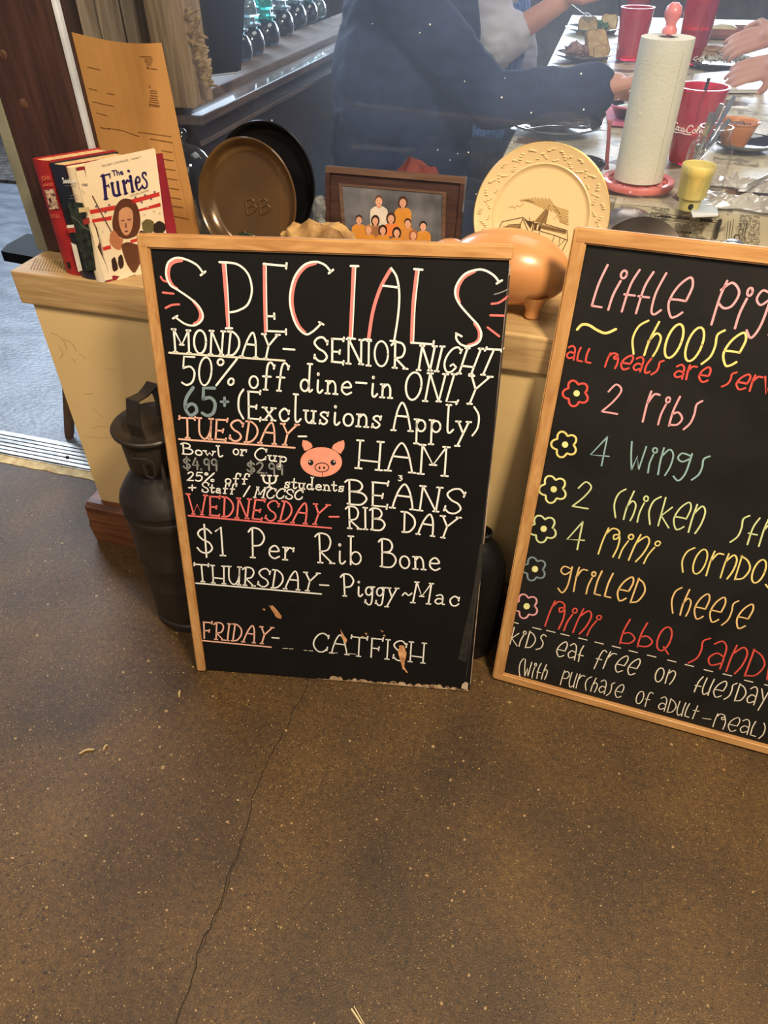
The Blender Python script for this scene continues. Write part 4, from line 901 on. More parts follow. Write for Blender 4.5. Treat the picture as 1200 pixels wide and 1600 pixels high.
for a in ((440,245,640,(216,204,190),(96,66,54),1.15,False), (705,262,640,ORG,(70,44,36),1.1,True), (222,462,790,ORG,BR_,.95,False), (402,470,760,(150,100,66),(40,26,24),.95,True), (575,440,700,(222,124,62),(66,40,34),1.05,True), (760,500,760,(196,130,60),BR_,.95,False), (930,530,830,ORG,(34,24,24),1.0,False),
          (330,570,800,ORG,(176,124,74),.95,False), (487,575,800,ORG,(40,26,24),.95,True), (640,600,815,ORG,(34,22,22),.98,True), (825,628,830,ORG,(150,92,56),.95,True)): person_print(*a)
mb = MB(); img_poly(mb, FPn, [(530+x/7.059, 270+y/7.059) for x, y in circ(548, 800, 52, 34, 16)], .0054); mb.build('printed_disc', flat('print_disc', (200, 196, 170)), ph)
# red cloth thing behind the frame
p = aty(648, 285, .32); mb = MB(); mb.ell((p.x, .325, LZ+.085), (.066, .022, .09), 26, 16, None, .18, 8, 9)
for v in mb.v: v.z = max(v.z, LZ+.0005)
tag(mb.build('red_stone', mat('dusty_red', (110, 48, 48), .8, col2=(76, 40, 42), scale=30, bump=.6)), 'dusty red lump peeping over the top of the family portrait', 'ornament')

# commemorative plate
PM = mat('cream_porcelain', (224, 200, 154), .25, col2=(216, 190, 142), scale=3, coat=.4)
pr_ = .124; pp = lambda r: [(0, -.006), (r*.55, -.006), (r*.97, .010), (r, .0135), (r*.99, .015), (r*.95, .0125), (r*.73, .0050), (r*.715, .0058), (r*.70, .0045), (r*.67, .0006), (r*.64, 0), (0, 0)]
plate, pfn, ppl, pn = standdish('commemorative_plate', 'cream collector plate with brown printed church building and gold rim, behind the pottery pig', 'plate', (842, 360), .235, pr_, .22, .06, pp, PM)
ppl = Plane(ppl.o, ppl.a, ppl.h)
mb = MB(); mb.lathe([(pr_*.985, .0148), (pr_*1.003, .0138), (pr_*1.003, .0128), (pr_*.985, .0138)], seg=72, fr=pfn); mb.build('gold_rim', mat('gilt', (206, 160, 70), .3, .8), plate)
mb = MB()
for k in range(190):
    a = 2*math.pi*k/190*3; rr = pr_*(.84+.075*math.sin(k*2.4)); z_ = .0035+(rr/pr_-.72)/.23*.009
    mb.ell(pfn(V((rr*math.cos(a), rr*math.sin(a), z_))), (.0022+.0022*abs(math.sin(k*1.7)), .0020+.0015*abs(math.sin(k*3.1)), .0016), 8, 5)
stuff(mb.build('embossed_border', PM, plate))
zp = Z(600, 0, 4); brn = flat('plate_sepia', (74, 56, 36), .4); lgt = flat('plate_sepia_light', (184, 152, 96), .4); mid = flat('plate_sepia_mid', (136, 108, 68), .4)
def pline(P, w_=.0008, m=None, off=.0006, sm=False): pxline(pline.mb, ppl, zp(*P), w_*1.3, sm, off)
pline.mb = MB()
for P in ((740,1385,870,1358,905,1390,985,1400,1040,1272,1010,1400,1145,1440,1148,1500,1110,1575), (740,1385,712,1440,712,1462,830,1470,855,1400,870,1358), (870,1370,920,1490,950,1500), (938,1378,918,1490), (985,1395,960,1500), (910,1360,912,1390,880,1372), (985,1420,1140,1450), (980,1445,1065,1470,1050,1520), (1065,1470,1145,1500), (1045,1520,1110,1570), (745,1440,780,1405,850,1400,860,1445,800,1465,760,1455), (935,1400,975,1400,970,1440,930,1435,935,1400), (1100,1490,1090,1540,1130,1500), (770,1430,840,1425)): pline(P, .0010)
pline.mb.build('printed_church', brn, plate)
for P, m in ((zp(940,1385,1035,1275,1012,1400), mid), (zp(880,1375,935,1385,915,1430), brn), (zp(985,1400,1140,1442,1135,1465,985,1430), mid), (zp(745,1415,800,1408,852,1405,850,1440,790,1462,750,1450), mid), (zp(940,1402,958,1404,952,1436,936,1432), brn), (zp(968,1408,985,1410,978,1440,962,1438), brn), (zp(712,1440,740,1440,740,1462,712,1462), brn)):
    mb = MB(); img_poly(mb, ppl, P, .0004); mb.build('printed_shade', m, plate)
pline.mb = MB()
for i in range(9): pline((855+i*22, 1240-i*1+abs(i-4)*3, 905+i*24, 1262+i*10-abs(i-4)*2), .0022)
for i in range(6): pline((1060+i*8, 1290+i*18, 1150, 1320+i*17), .0022)
for P in ((780,1300,800,1290,820,1300,830,1285,850,1290,870,1270), (1060,1370,1085,1350,1110,1360,1100,1385,1130,1395,1150,1375)): pline(P, .0009, sm=True)
pline.mb.build('printed_sky', lgt, plate)

# pottery pig
cl = mat('tan_pottery', (208, 146, 90), .3, col2=(192, 130, 76), scale=6, coat=.35)
pg = thing('pottery_pig', 'tan glazed pottery pig standing on the ledge between the two chalkboards', 'pig figurine', (-.14, .10, LZ))
mb = MB(); bc = V((-.142, .105, LZ+.074))
mb.ell(bc, (.110, .068, .064), 44, 28)
for v in mb.v:
    d = (v.x-bc.x)/.11; v.z -= .006*max(0, d)**2; v.y += 0
bodyp = mb.build('body', cl, pg)
for sx, sy in ((.055, -.034), (.055, .034), (-.055, -.034), (-.055, .034)):
    mb = MB(); x, y = bc.x+sx, bc.y+sy; mb.lathe([(0, 0), (.011, 0), (.014, .004), (.013, .010), (.0135, .018), (.020, .03), (.026, .045)], (x, y, LZ), 20); mb.build('leg', cl, pg)
mb = MB(); mb.ell(bc+V((-.105, 0, .0)), (.045, .040, .038), 24, 16); hd_ = mb.build('head', cl, pg)
mb = MB(); mb.lathe([(.022, 0), (.022, .014), (.018, .017), (0, .017)], bc+V((-.148, 0, .008)), 20, ax=(-1, 0, -.05)); mb.build('snout', cl, hd_)
for s_ in (-1, 1): mb = MB(); mb.ell(bc+V((-.125, s_*.034, .004)), (.008, .012, .016), 12, 8); mb.build('ear', cl, hd_)
mb = MB(); mb.tube(catmull([tuple(bc+V(p)) for p in ((.105, 0, .012), (.118, -.004, .022), (.120, .004, .034), (.112, .006, .030), (.114, -.002, .020))], 5), [.006]*0 or .004, 8); mb.build('tail', cl, pg)

# metal lids behind the kids menu
lidm = mat('old_steel', (190, 190, 194), .25, .85, col2=(130, 108, 98), scale=9, bump=.1)
def lidobj(name, label, cpx, Y, r, tilt, yaw, m, dome, zc_=None, fl=1):
    p = aty(*cpx, Y); r = (p.z-LZ)/2/math.cos(tilt); c = V((p.x, p.y, LZ+r*math.cos(tilt)+.001)); f, pl, n = tilted(c, tilt, yaw)
    t = thing(name, label, 'lid', (c.x, c.y, LZ)); mb = MB(); mb.lathe([(r, 0), (r*1.0, .004), (r*.9, dome*.5), (r*.6, dome*.85), (r*.2, dome), (0, dome)], seg=44, fr=f); mb.build('cover', m, t)
    mb = MB(); mb.lathe([(.006, dome), (.006, dome+.008), (.014, dome+.012), (.014, dome+.02), (0, dome+.022)], seg=20, fr=f); mb.build('knob', m, t); return t
lidobj('pot_lid', 'domed steel lid with rusty sheen, leaning just right of the collector plate', (985, 333), .30, .052, .5, -.1, lidm, .03)
lidobj('pot_lid', 'darker flat steel lid in front of the domed one, behind the kids menu board', (1008, 353), .21, .058, .6, .2, mat('dark_steel', (92, 84, 78), .35, .8, col2=(60, 52, 48), scale=8), .012)
p = aty(1148, 376, .14); hs = p.z-LZ; sk = thing('salt_shaker', 'glass shaker whose domed bright steel cap peeks over the kids menu board frame', 'shaker', (p.x, .14, LZ))
mb = MB(); mb.lathe([(0, 0), (.022, 0), (.024, .004), (.021, hs*.5), (.019, hs-.03), (0, hs-.03)], (p.x, .14, LZ), 24); mb.build('glass_body', glass('clear_glassware'), sk)
mb = MB(); mb.lathe([(.020, hs-.034), (.0215, hs-.030), (.0215, hs-.014), (.019, hs-.006), (.012, hs-.001), (0, hs)], (p.x, .14, LZ), 28); mb.build('cap', mat('bright_steel', (214, 214, 214), .22, .9), sk)
# ================================================================= DOORWAY SIDE: black bench and its leg
bn = thing('bench', 'black topped bench with a tapered wooden leg, just outside the doorway', 'bench', (-1.5, .55, 0))
mb = MB(); q = [atz(x, y, .45) for x, y in ((10, 376), (40, 364), (300, 395), (300, 425), (14, 396))]
a_ = atz(11, 383, .45); b_ = atz(42, 366, .45); 
mb.prism([(a_.x, a_.y, .42), (a_.x+.02, a_.y-.055, .42), (-1.25, a_.y-.11, .42), (-1.19, b_.y+.02, .42), (b_.x, b_.y, .42)], (0, 0, .032)); mb.build('seat', mat('black_vinyl', (11, 12, 14), .7, bump=.1, spec=.15), bn)
lg = wood('leg_wood', (122, 96, 76), (90, 68, 52), 2, 9, .5, .2)
foot = atz(108, 684, .001)
for fx, fy in ((foot.x, foot.y), (foot.x-.32, foot.y+.4)):
    mb = MB(); mb.tube([(fx, fy, .002), (fx+.004, fy+.005, .02), (fx+.06, fy+.10, .42)], [.012, .015, .02], 14); mb.build('leg', lg, bn)
# strip of dark gravel and a grey slab further out
mb = MB(); mb.box((-7.9, 2.6, .001), (-1.6, 7.9, .02)); tag(mb.build('gravel_bed', mat('dark_gravel', (96, 90, 84), .9, col2=(50, 46, 42), scale=26, bump=.8)), 'dark gravel bed beyond the pale ground outside the doorway', 'gravel', kind='stuff')

# ================================================================= DINING ROOM
TZ = .85
def dep(p): return (V(p)-CAM).dot(fw)
def rad(px, p): return px/2/F*dep(p)
dfl = MB(); dfl.box((-.93, .40, .001), (3.2, 6.3, .10)); struct(dfl.build('floor_platform', mat('dining_floor_boards', (96, 74, 58), .4, col2=(70, 52, 40), scale=4, stretch=(5, .5, 1))))
# side wall, sill, booth rail
dm = mat('dark_maroon_wood', (52, 34, 36), .4, col2=(34, 24, 28), scale=5, stretch=(2, .5, 4), bump=.15)
swl = mat('side_wall_grey', (92, 84, 80), .7)
sz = atx(400, 106, -.96).z
mb = MB(); mb.box((-1.118, .41, .0), (-.945, 4.4, sz-.07)); struct(mb.build('wall_left', swl))
sw = wood('weathered_sill', (128, 106, 90), (92, 74, 62), 1, 8, .6, .4)
sill = thing('window_sill', 'weathered grey brown window sill boards carrying the row of glass insulators', 'sill', (-1.0, 2.4, sz-.07))
mb = MB(); mb.box((-1.118, .41, sz-.022), (-.950, 4.4, sz), bev=.003); mb.build('board', sw, sill)
for i in range(5):
    mb = MB(); y0 = .47+i*.80; mb.box((-.958, y0, sz-.069), (-.944, y0+.797, sz-.0225), bev=.002); mb.build('face_board', sw, sill)
rl = thing('booth_back', 'dark booth backrest with a shiny pale-edged top rail beneath the window sill', 'booth', (-.90, 2.4, .10))
rz = atx(420, 128, -.89).z
mb = MB(); mb.box((-.925, .415, .1005), (-.895, 4.4, rz-.018)); mb.build('panel', dm, rl)
mb = MB(); mb.box((-.943, .412, rz-.018), (-.880, 4.4, rz), bev=.004); mb.build('top_rail', wood('rail_wood', (116, 98, 92), (80, 66, 64), 1, 8, .22, .1, .6), rl)
mb = MB(); mb.box((-.8935, .415, rz-.060), (-.887, 4.4, rz-.050), bev=.002); mb.build('bead', wood('rail_wood', (116, 98, 92), (80, 66, 64), 1), rl)
mb = MB(); mb.box((-.894, .5, .1005), (-.45, 4.3, .405), bev=.02); mb.build('seat', dm, rl)
# rough window post + grey boards
gb = wood('grey_boards', (150, 138, 122), (104, 92, 80), 2, 7, .7, .4)
YP = .44
bd = thing('plank_panel', 'weathered grey vertical planks behind the kraft sheet', 'planks', (-1.1, YP, .0))
zlow = .30
def vplank(x0, x1, dy, m, th=.025, bev=.003): mb = MB(); mb.box((x0, YP+dy, sz+.001), (x1, YP+dy+th, 2.5), bev=bev); return mb.build('plank', m, bd)
def X_(px, y=60, Y=YP): return aty(px, y, Y).x
bd.location = V((-1.1, YP, sz))
vplank(X_(98, 30)-.30, X_(118, 30), .03, wood('dark_plank', (70, 56, 50), (44, 34, 32), 2), .04)
for a, b, dy in ((120, 143, .01), (144, 186, .02), (187, 238, .012)): vplank(X_(a, 30), X_(b, 30)-.002, dy, gb)
rp = thing('rough_post', 'rough sawn brown window post with splintered bark edge', 'post', (X_(265, 60), YP-.02, sz))
x0, x1 = X_(240, 60, .42), X_(291, 60, .42)
rw = wood('rough_post_wood', (182, 156, 126), (132, 104, 78), 2, 7, .7, .5)
mb = MB(); mb.box((x0, .405, sz+.0005), (x1, .50, 2.5), bev=.004); mb.build('timber', rw, rp)
bk_ = mat('bark_splinters', (176, 150, 116), .8, col2=(124, 98, 70), scale=60, bump=.6)
for i in range(46):
    px = random.uniform(292, 312) if i > 5 else random.uniform(284, 296); py = 14+i*2.7
    xx = 292+(py-10)*.25+random.uniform(-3, 12)
    p = aty(xx, py, .425); mb = MB(); mb.ell(p, (random.uniform(.003, .0055), .0028, random.uniform(.009, .017)), 7, 5, Matrix.Rotation(random.uniform(.2, 1.9), 3, 'Y'), .4, 8, i)
    o = mb.build('bark_flake', bk_, rp)
# hanging black panel
bp = thing('black_sign', 'plain black hanging sign panel in front of the insulators', 'sign', tuple(aty(330, 60, .62)))
QP = [aty(x, y, .62) for x, y in ((268, -60), (380, -60), (371, 112), (318, 118))]
mb = MB(); mb.prism(QP, (0, .02, 0)); mb.build('panel', mat('matt_black_blue', (22, 26, 36), .5, col2=(16, 19, 28)), bp)
mb = MB(); a, b = QP[3], QP[2]; mb.tube([a+V((0, -.002, -.002)), b+V((0, -.002, -.002))], .0018, 6); mb.build('metal_edge', mat('pale_aluminium', (206, 208, 212)), bp)
mb = MB(); mb.tube([QP[0]+V((.02, .01, -.005)), QP[0]+V((.02, .01, .6))], .002, 6); mb.tube([QP[1]+V((-.02, .01, -.005)), QP[1]+V((-.02, .01, .6))], .002, 6); mb.build('hanging_wire', tin, bp)
# insulators
ins = [((374,95),46,'smoky'),((394,84),44,'smoky'),((418,70),42,'aqua'),((441,54),40,'smoky'),((462,42),38,'smoky'),((481,34),34,'teal'),((496,27),30,'clear')]
GCOL = dict(smoky=(96, 112, 120), aqua=(70, 190, 186), teal=(110, 178, 176), clear=(198, 220, 214))
LBLS = ['smoky glass insulator half hidden behind the black hanging sign', 'smoky glass insulator with clear cap, first one fully clear of the black sign', 'bright aqua topped glass insulator, the bluest on the sill', 'smoky glass insulator next beyond the bright aqua one',
        'smoky glass insulator, second beyond the bright aqua one', 'smaller smoky glass insulator with pale teal cap near the end of the row', 'pale clear ribbed glass insulator ending the row on the sill']
for i, ((x, y), wpx, k) in enumerate(ins):
    p = atz(x, y, sz); p.z = sz+.0005; r = min(rad(wpx, p), .045)
    t = thing('glass_insulator', LBLS[i], 'insulator', tuple(p), 'glass insulators on the window sill')
    h = r*1.55
    mb = MB(); mb.lathe([(r*.72, 0), (r*.9, h*.1), (r, h*.35), (r*.93, h*.65), (r*.72, h*.9), (r*.5, h), (0, h)], p, 28)
    mb.build('skirt', mat('glass_'+('clear' if k == 'clear' else 'smoky'), (150, 172, 170) if k == 'clear' else (58, 68, 76), .08, 0, trans=.3, spec=.9, coat=1), t)
    mb = MB(); mb.lathe([(0, h), (r*.5, h), (r*.82, h*1.08), (r*.84, h*1.16), (r*.5, h*1.24), (r*.46, h*1.4), (r*.62, h*1.5), (r*.66, h*1.7), (r*.56, h*1.95), (r*.3, h*2.08), (0, h*2.1)], p, 28)
    c = {'smoky': (148, 176, 184), 'aqua': (60, 214, 206), 'teal': (120, 196, 190), 'clear': (206, 228, 220)}[k]
    mb.build('cap', mat('glass_cap_'+k, c, .06, 0, col2=c, trans=.7, spec=.9, coat=1), t)

# ---------------------------------------------------------------- table
news = mat('newsprint_cloth', (216, 202, 174), .42, col2=(196, 182, 154), scale=5, coat=.0)
def newsprint(m):
    n = m.node_tree.nodes; L = m.node_tree.links; b = n['Principled BSDF']; old = b.inputs['Base Color'].links[0].from_socket
    tc = [q for q in n if q.type == 'TEX_COORD'][0]
    mp = n.new('ShaderNodeMapping'); mp.inputs['Rotation'].default_value = (0, 0, R(4)); L.new(tc.outputs['Object'], mp.inputs[0])
    br = n.new('ShaderNodeTexBrick'); br.inputs['Scale'].default_value = 1; br.inputs['Brick Width'].default_value = .11; br.inputs['Row Height'].default_value = .075
    br.inputs['Mortar Size'].default_value = .006; br.inputs['Color1'].default_value = (0, 0, 0, 1); br.inputs['Color2'].default_value = (1, 1, 1, 1); br.inputs['Mortar'].default_value = (.5, .5, .5, 1)
    L.new(mp.outputs[0], br.inputs[0])
    wv_ = n.new('ShaderNodeTexWave'); wv_.bands_direction = 'Y'; wv_.inputs['Scale'].default_value = 55; L.new(mp.outputs[0], wv_.inputs[0])
    nz = n.new('ShaderNodeTexNoise'); nz.inputs['Scale'].default_value = 260; L.new(mp.outputs[0], nz.inputs[0])
    m1 = n.new('ShaderNodeMath'); m1.operation = 'GREATER_THAN'; m1.inputs[1].default_value = .62; L.new(wv_.outputs['Fac'], m1.inputs[0])
    m2 = n.new('ShaderNodeMath'); m2.operation = 'GREATER_THAN'; m2.inputs[1].default_value = .47; L.new(nz.outputs[0], m2.inputs[0])
    m3 = n.new('ShaderNodeMath'); m3.operation = 'MULTIPLY'; L.new(m1.outputs[0], m3.inputs[0]); L.new(m2.outputs[0], m3.inputs[1])
    mf = n.new('ShaderNodeMath'); mf.operation = 'LESS_THAN'; mf.inputs[1].default_value = .5; L.new(br.outputs['Fac'], mf.inputs[0])
    m4 = n.new('ShaderNodeMath'); m4.operation = 'MULTIPLY'; L.new(m3.outputs[0], m4.inputs[0]); L.new(mf.outputs[0], m4.inputs[1])
    # pictures: dark blobs in some bricks
    nz2 = n.new('ShaderNodeTexNoise'); nz2.inputs['Scale'].default_value = 38; nz2.inputs['Detail'].default_value = 5; L.new(mp.outputs[0], nz2.inputs[0])
    sp_ = n.new('ShaderNodeSeparateColor'); L.new(br.outputs['Color'], sp_.inputs[0])
    g1 = n.new('ShaderNodeMath'); g1.operation = 'GREATER_THAN'; g1.inputs[1].default_value = .72; L.new(sp_.outputs[0], g1.inputs[0])
    g2 = n.new('ShaderNodeMath'); g2.operation = 'GREATER_THAN'; g2.inputs[1].default_value = .52; L.new(nz2.outputs[0], g2.inputs[0])
    g3 = n.new('ShaderNodeMath'); g3.operation = 'MULTIPLY'; L.new(g1.outputs[0], g3.inputs[0]); L.new(g2.outputs[0], g3.inputs[1])
    mx = n.new('ShaderNodeMath'); mx.operation = 'MAXIMUM'; L.new(m4.outputs[0], mx.inputs[0]); L.new(g3.outputs[0], mx.inputs[1])
    k = n.new('ShaderNodeMath'); k.operation = 'MULTIPLY'; k.inputs[1].default_value = .62; L.new(mx.outputs[0], k.inputs[0])
    c = n.new('ShaderNodeMixRGB'); L.new(k.outputs[0], c.inputs[0]); L.new(old, c.inputs[1]); c.inputs[2].default_value = (*lin((58, 50, 44)), 1); L.new(c.outputs[0], b.inputs['Base Color'])
newsprint(news)
tb_ = thing('dining_table', 'long dining table beyond the glass, seen under the newsprint tablecloth', 'table', (.15, 1.8, .10))
A0 = atz(757, 302, TZ); TL_ = A0.x; TLf = atz(880, 60, TZ); YF = .397
tw = wood('table_wood', (120, 84, 54), (84, 56, 36), 1)
mb = MB(); mb.prism([(TL_+.012, YF+.02, TZ-.03), (.60, YF+.02, TZ-.03), (.60, 3.3, TZ-.03), (TLf.x-.02, 3.3, TZ-.03)], (0, 0, .026)); mb.build('tabletop', tw, tb_)
for x, y in ((TL_+.06, YF+.08), (.54, YF+.08), (TL_+.06, 3.2), (.54, 3.2)): mb = MB(); mb.box((x-.025, y-.025, .10), (x+.025, y+.025, TZ-.03)); mb.build('leg', tw, tb_)
mb = MB(); G = []; nx, ny = 26, 40
dropz = .16
for j in range(ny+1):
    for i in range(nx+1):
        s = i/nx; t = j/ny; y = YF+(3.32-YF)*t; xl = TL_*(1-t)+(TLf.x-.035)*t; x = xl+(.615-xl)*s
        G.append(V((x, y, TZ-.0036 + .0018*noise.noise(V((x*9, y*9, 0))))))
mb.add(G, gridf(ny+1, nx+1), True)
D = []
nd = 8
for j in range(nd+1):
    for i in range(nx+1):
        t = j/nd; x = TL_+(.615-TL_)*i/nx; D.append(V((x, YF-.001-.004*math.sin(x*26)*t, TZ-.0036-dropz*t)))
mb.add(D, gridf(nd+1, nx+1), True)
D = []
for j in range(3):
    for i in range(ny+1):
        t = j/2; k = i/ny; y = YF+(3.32-YF)*k; xl = TL_*(1-k)+(TLf.x-.035)*k; D.append(V((xl-.001, y, TZ-.0036-.028*t)))
mb.add(D, gridf(3, ny+1), True)
tag(mb.build('tablecloth', news, None, True), 'cream tablecloth printed like old newspaper, covering the long dining table', 'tablecloth')
cloth = bpy.data.objects['tablecloth']
DP = Plane((0, YF-.0075, TZ), (1, 0, 0), (0, 0, 1)); nk = flat('newsprint_ink', (40, 34, 30))
zc_ = Z(900, 300, 4)
fontmesh('printed_letters', 'AN', (zc_(1012,190)[0], zc_(1018,235)[0], zc_(1040,188)[0], zc_(1042,236)[0]), DP, nk, cloth, .02, .0004)
fontmesh('printed_letters', 'C', (zc_(985,262)[0], zc_(985,300)[0], zc_(1026,262)[0], zc_(1024,302)[0]), DP, nk, cloth, .03, .0004)
mb = MB()
for P, w_ in ((zc_(470,128,885,178,880,270),.0012), (zc_(470,128,455,215),.0012), (zc_(488,150,870,190),.0016), (zc_(530,150,590,156),.004), (zc_(635,158,705,166),.004), (zc_(780,172,850,180),.004), (zc_(595,240,640,252),.003), (zc_(660,248,720,256),.004),
            (zc_(480,168,868,210),.0006), (zc_(478,180,866,222),.0006), (zc_(476,192,866,234),.0006), (zc_(474,204,866,246),.0006), (zc_(900,180,870,285),.008), (zc_(952,180,940,290),.0012), (zc_(968,180,955,292),.0012), (zc_(985,170,970,292),.0012), (zc_(1070,180,1050,300),.0016), (zc_(600,275,800,298),.004), (zc_(400,125,462,140),.003)):
    pxline(mb, DP, P, w_, False, .0004)
for x, y in ((1110, 245), (1115, 270), (1110, 295), (1140, 195)): poly(mb, DP, [DP.uv(*p) for p in circ(900+x/4, 300+y/4, 1.1, n=8)], .0004)
mb.build('printed_rules', nk, cloth)

# paper towel roll and holder
TB = atz(994, 292, TZ)
hp = mat('pink_cast_iron', (232, 128, 122), .4, col2=(212, 104, 100), scale=14, coat=.3)
rr = rad(111, TB)
th_ = thing('paper_towel_holder', 'pink iron paper towel stand with pierced round base and ball finial', 'towel holder', tuple(TB))
mb = MB(); N_ = 48; vs = []; fs = []
mb.lathe([(rr*.80, .004), (rr*.97, .004), (rr, .008), (rr, .013), (rr*.97, .017), (rr*.82, .015), (rr*.80, .012), (rr*.80, .004)], TB, 48)
mb.lathe([(0, .005), (rr*.56, .005), (rr*.56, .013), (0, .013)], TB, 40)
for k in range(14):
    for s_ in (-1, 1):
        a = 2*math.pi*k/14; b = a+s_*.32; mb.tube([TB+V((rr*.54*math.cos(a), rr*.54*math.sin(a), .009)), TB+V((rr*.83*math.cos(b), rr*.83*math.sin(b), .009))], .0035, 6)
for k in range(3): a = k*2.1; mb.ell(TB+V((rr*.8*math.cos(a), rr*.8*math.sin(a), .003)), (.006, .006, .003), 8, 5)
mb.build('base', hp, th_)
htop = aty(1033, 52, TB.y).z-TZ
mb = MB(); mb.lathe([(.005, .012), (.005, htop), (.013, htop+.0), (.0135, htop+.006), (.009, htop+.013), (.0095, htop+.017), (.014, htop+.024), (.0155, htop+.032), (.013, htop+.041), (.006, htop+.047), (0, htop+.048)], TB, 24); mb.build('pole', hp, th_)
mb = MB(); sb = atz(942, 272, TZ); stp = aty(953, 190, sb.y); mb.tube([(sb.x+.006, sb.y, TZ+.010), (sb.x+.004, sb.y, TZ+.02), stp], [.0055, .0045, .004], 10); mb.ell(stp, (.0052, .0052, .0052), 10, 7); mb.build('tension_arm', hp, th_)
pt = thing('paper_towel_roll', 'tall off-white paper towel roll standing on the pink iron holder', 'paper towels', (TB.x, TB.y, TZ+.0175))
pm = mat('quilted_paper', (226, 218, 198), .9, col2=(214, 206, 186), scale=6, bump=.35, bscale=220)
r1 = rad(76, TB+V((0, 0, .1))); mb = MB()
mb.lathe([(.016, .0), (r1*1.01, 0), (r1, .01), (r1, htop-.03), (r1*.99, htop-.0225), (.018, htop-.022), (.016, htop-.024), (.016, 0)], V((TB.x, TB.y, TZ+.0175)), 56); mb.build('sheet_roll', pm, pt)
mb = MB(); a0 = -.9; mb.prism([V((TB.x+(r1+.0004)*math.cos(a), TB.y+(r1+.0004)*math.sin(a), TZ+.0178)) for a in [a0+.02*k for k in range(14)]]+[V((TB.x+(r1+.0016)*math.cos(a), TB.y+(r1+.0016)*math.sin(a), TZ+.0178)) for a in [a0+.02*k for k in range(13, -1, -1)]], (0, 0, htop-.042)); mb.build('loose_edge', pm, pt)
mb = MB(); mb.lathe([(.0135, .001), (.0158, .001), (.0158, htop-.0225), (.0135, htop-.0225), (.0135, .001)], V((TB.x, TB.y, TZ+.0175)), 24); mb.build('cardboard_core', mat('core_card', (150, 124, 96), .9), pt)

# tumblers
redg = mat('red_plastic', (222, 20, 62), .12, 0, col2=(222, 20, 62), trans=.62, spec=.6, coat=.4)
cola = mat('cola', (70, 14, 20), .1, 0, col2=(60, 10, 16), spec=.5)
def tumbler(base, wtop, wbot, htop_px, label, liquid, straw, logo=False, m=redg, rot=0):
    p = atz(*base, TZ); rb = rad(wbot, p); tp = aty(htop_px[0], htop_px[1], p.y); h = tp.z-TZ; rtp = rad(wtop, V((p.x, p.y, TZ+h)))
    t = thing('red_tumbler', label, 'cup', (p.x, p.y, TZ), 'red plastic tumblers on the dining table'); c = V((p.x, p.y, TZ))
    mb = MB(); prof = [(0, .0), (rb*.96, .0), (rb, .003)]
    prof += [(rb+(rtp-rb)*k/8+(.001 if k in (6,) else 0), h*k/8) for k in range(1, 9)]; prof += [(rtp+.002, h), (rtp+.002, h+.003), (rtp-.0025, h+.003)]
    prof += [(rb+(rtp-rb)*k/8-.0025, h*k/8) for k in range(7, 0, -1)]+[(rb-.0025, .005), (0, .005)]
    mb.lathe(prof, c, 40); mb.build('cup', m, t)
    if liquid:
        mb = MB(); mb.lathe([(0, .006), (rb-.004, .006), (rb+(rtp-rb)*liquid-.004, h*liquid), (0, h*liquid)], c, 32); mb.build('drink', cola, t)
    if straw:
        mb = MB(); a, b = straw; pa = aty(*a, p.y+.01); pb = aty(*b, p.y); mb.tube([pb, pa], .0035, 8); mb.build('straw', mat('black_straw', (22, 18, 20), .4), t)
    return t, c, rb, rtp, h
t, c, rb, rtp, h = tumbler((1070, 252), 78, 50, (1088, 136), 'near red plastic tumbler with white script and dark cola, next to the towel roll', .42, ((1108, 122), (1086, 190)), True)
# script wrapped on the cup
sc = ['~92,84 82,94 62,92 42,74 36,48 48,26 70,30 84,46', '~92,62 84,44 92,28 106,36 108,56 96,64 92,58', '~132,58 118,60 112,44 120,30 134,38', '~164,58 148,60 142,42 152,30 166,44 168,58 166,36 176,30 184,40', '182,48 196,50',
      '~240,80 228,94 208,88 196,66 194,40 210,26 232,34', '~252,62 242,46 248,30 264,34 268,54 256,64', '~276,48 296,84 292,98 280,80 276,44 288,28', '~322,56 306,58 300,42 310,30 322,42 326,58 324,36 336,32', '~40,20 80,6 140,16 200,10 240,14']
mb = MB(); u0, u1 = 1052, 1108
for s_ in sc:
    P = [tuple(map(float, q.split(','))) for q in s_.strip('~').split()]; P = catmull(P, 5) if s_[0] == '~' else P
    pts = []
    for x, y in P:
        a = -math.pi/2-.42+(x-180)/300*1.65; zz = h*(.42+y/100*.15); rr2 = rb+(rtp-rb)*zz/h+.0006
        pts.append(c+V((rr2*math.cos(a), rr2*math.sin(a), zz)))
    mb.tube(pts, .0011, 5)
mb.build('script_lettering', WH, t)
tumbler((982, 92), 50, 40, (984, 12), 'far red tumbler left of the towel roll, black straw inside', 0, ((966, -14), (972, 60)))
tumbler((1076, 98), 52, 40, (1090, -12), 'far red tumbler right of the towel roll, half full of dark drink', .5, ((1118, -10), (1085, 60)))
tumbler((995, 22), 40, 34, (1000, -60), 'most distant red tumbler, its rim beyond the frame, behind the left far one', 0, None)

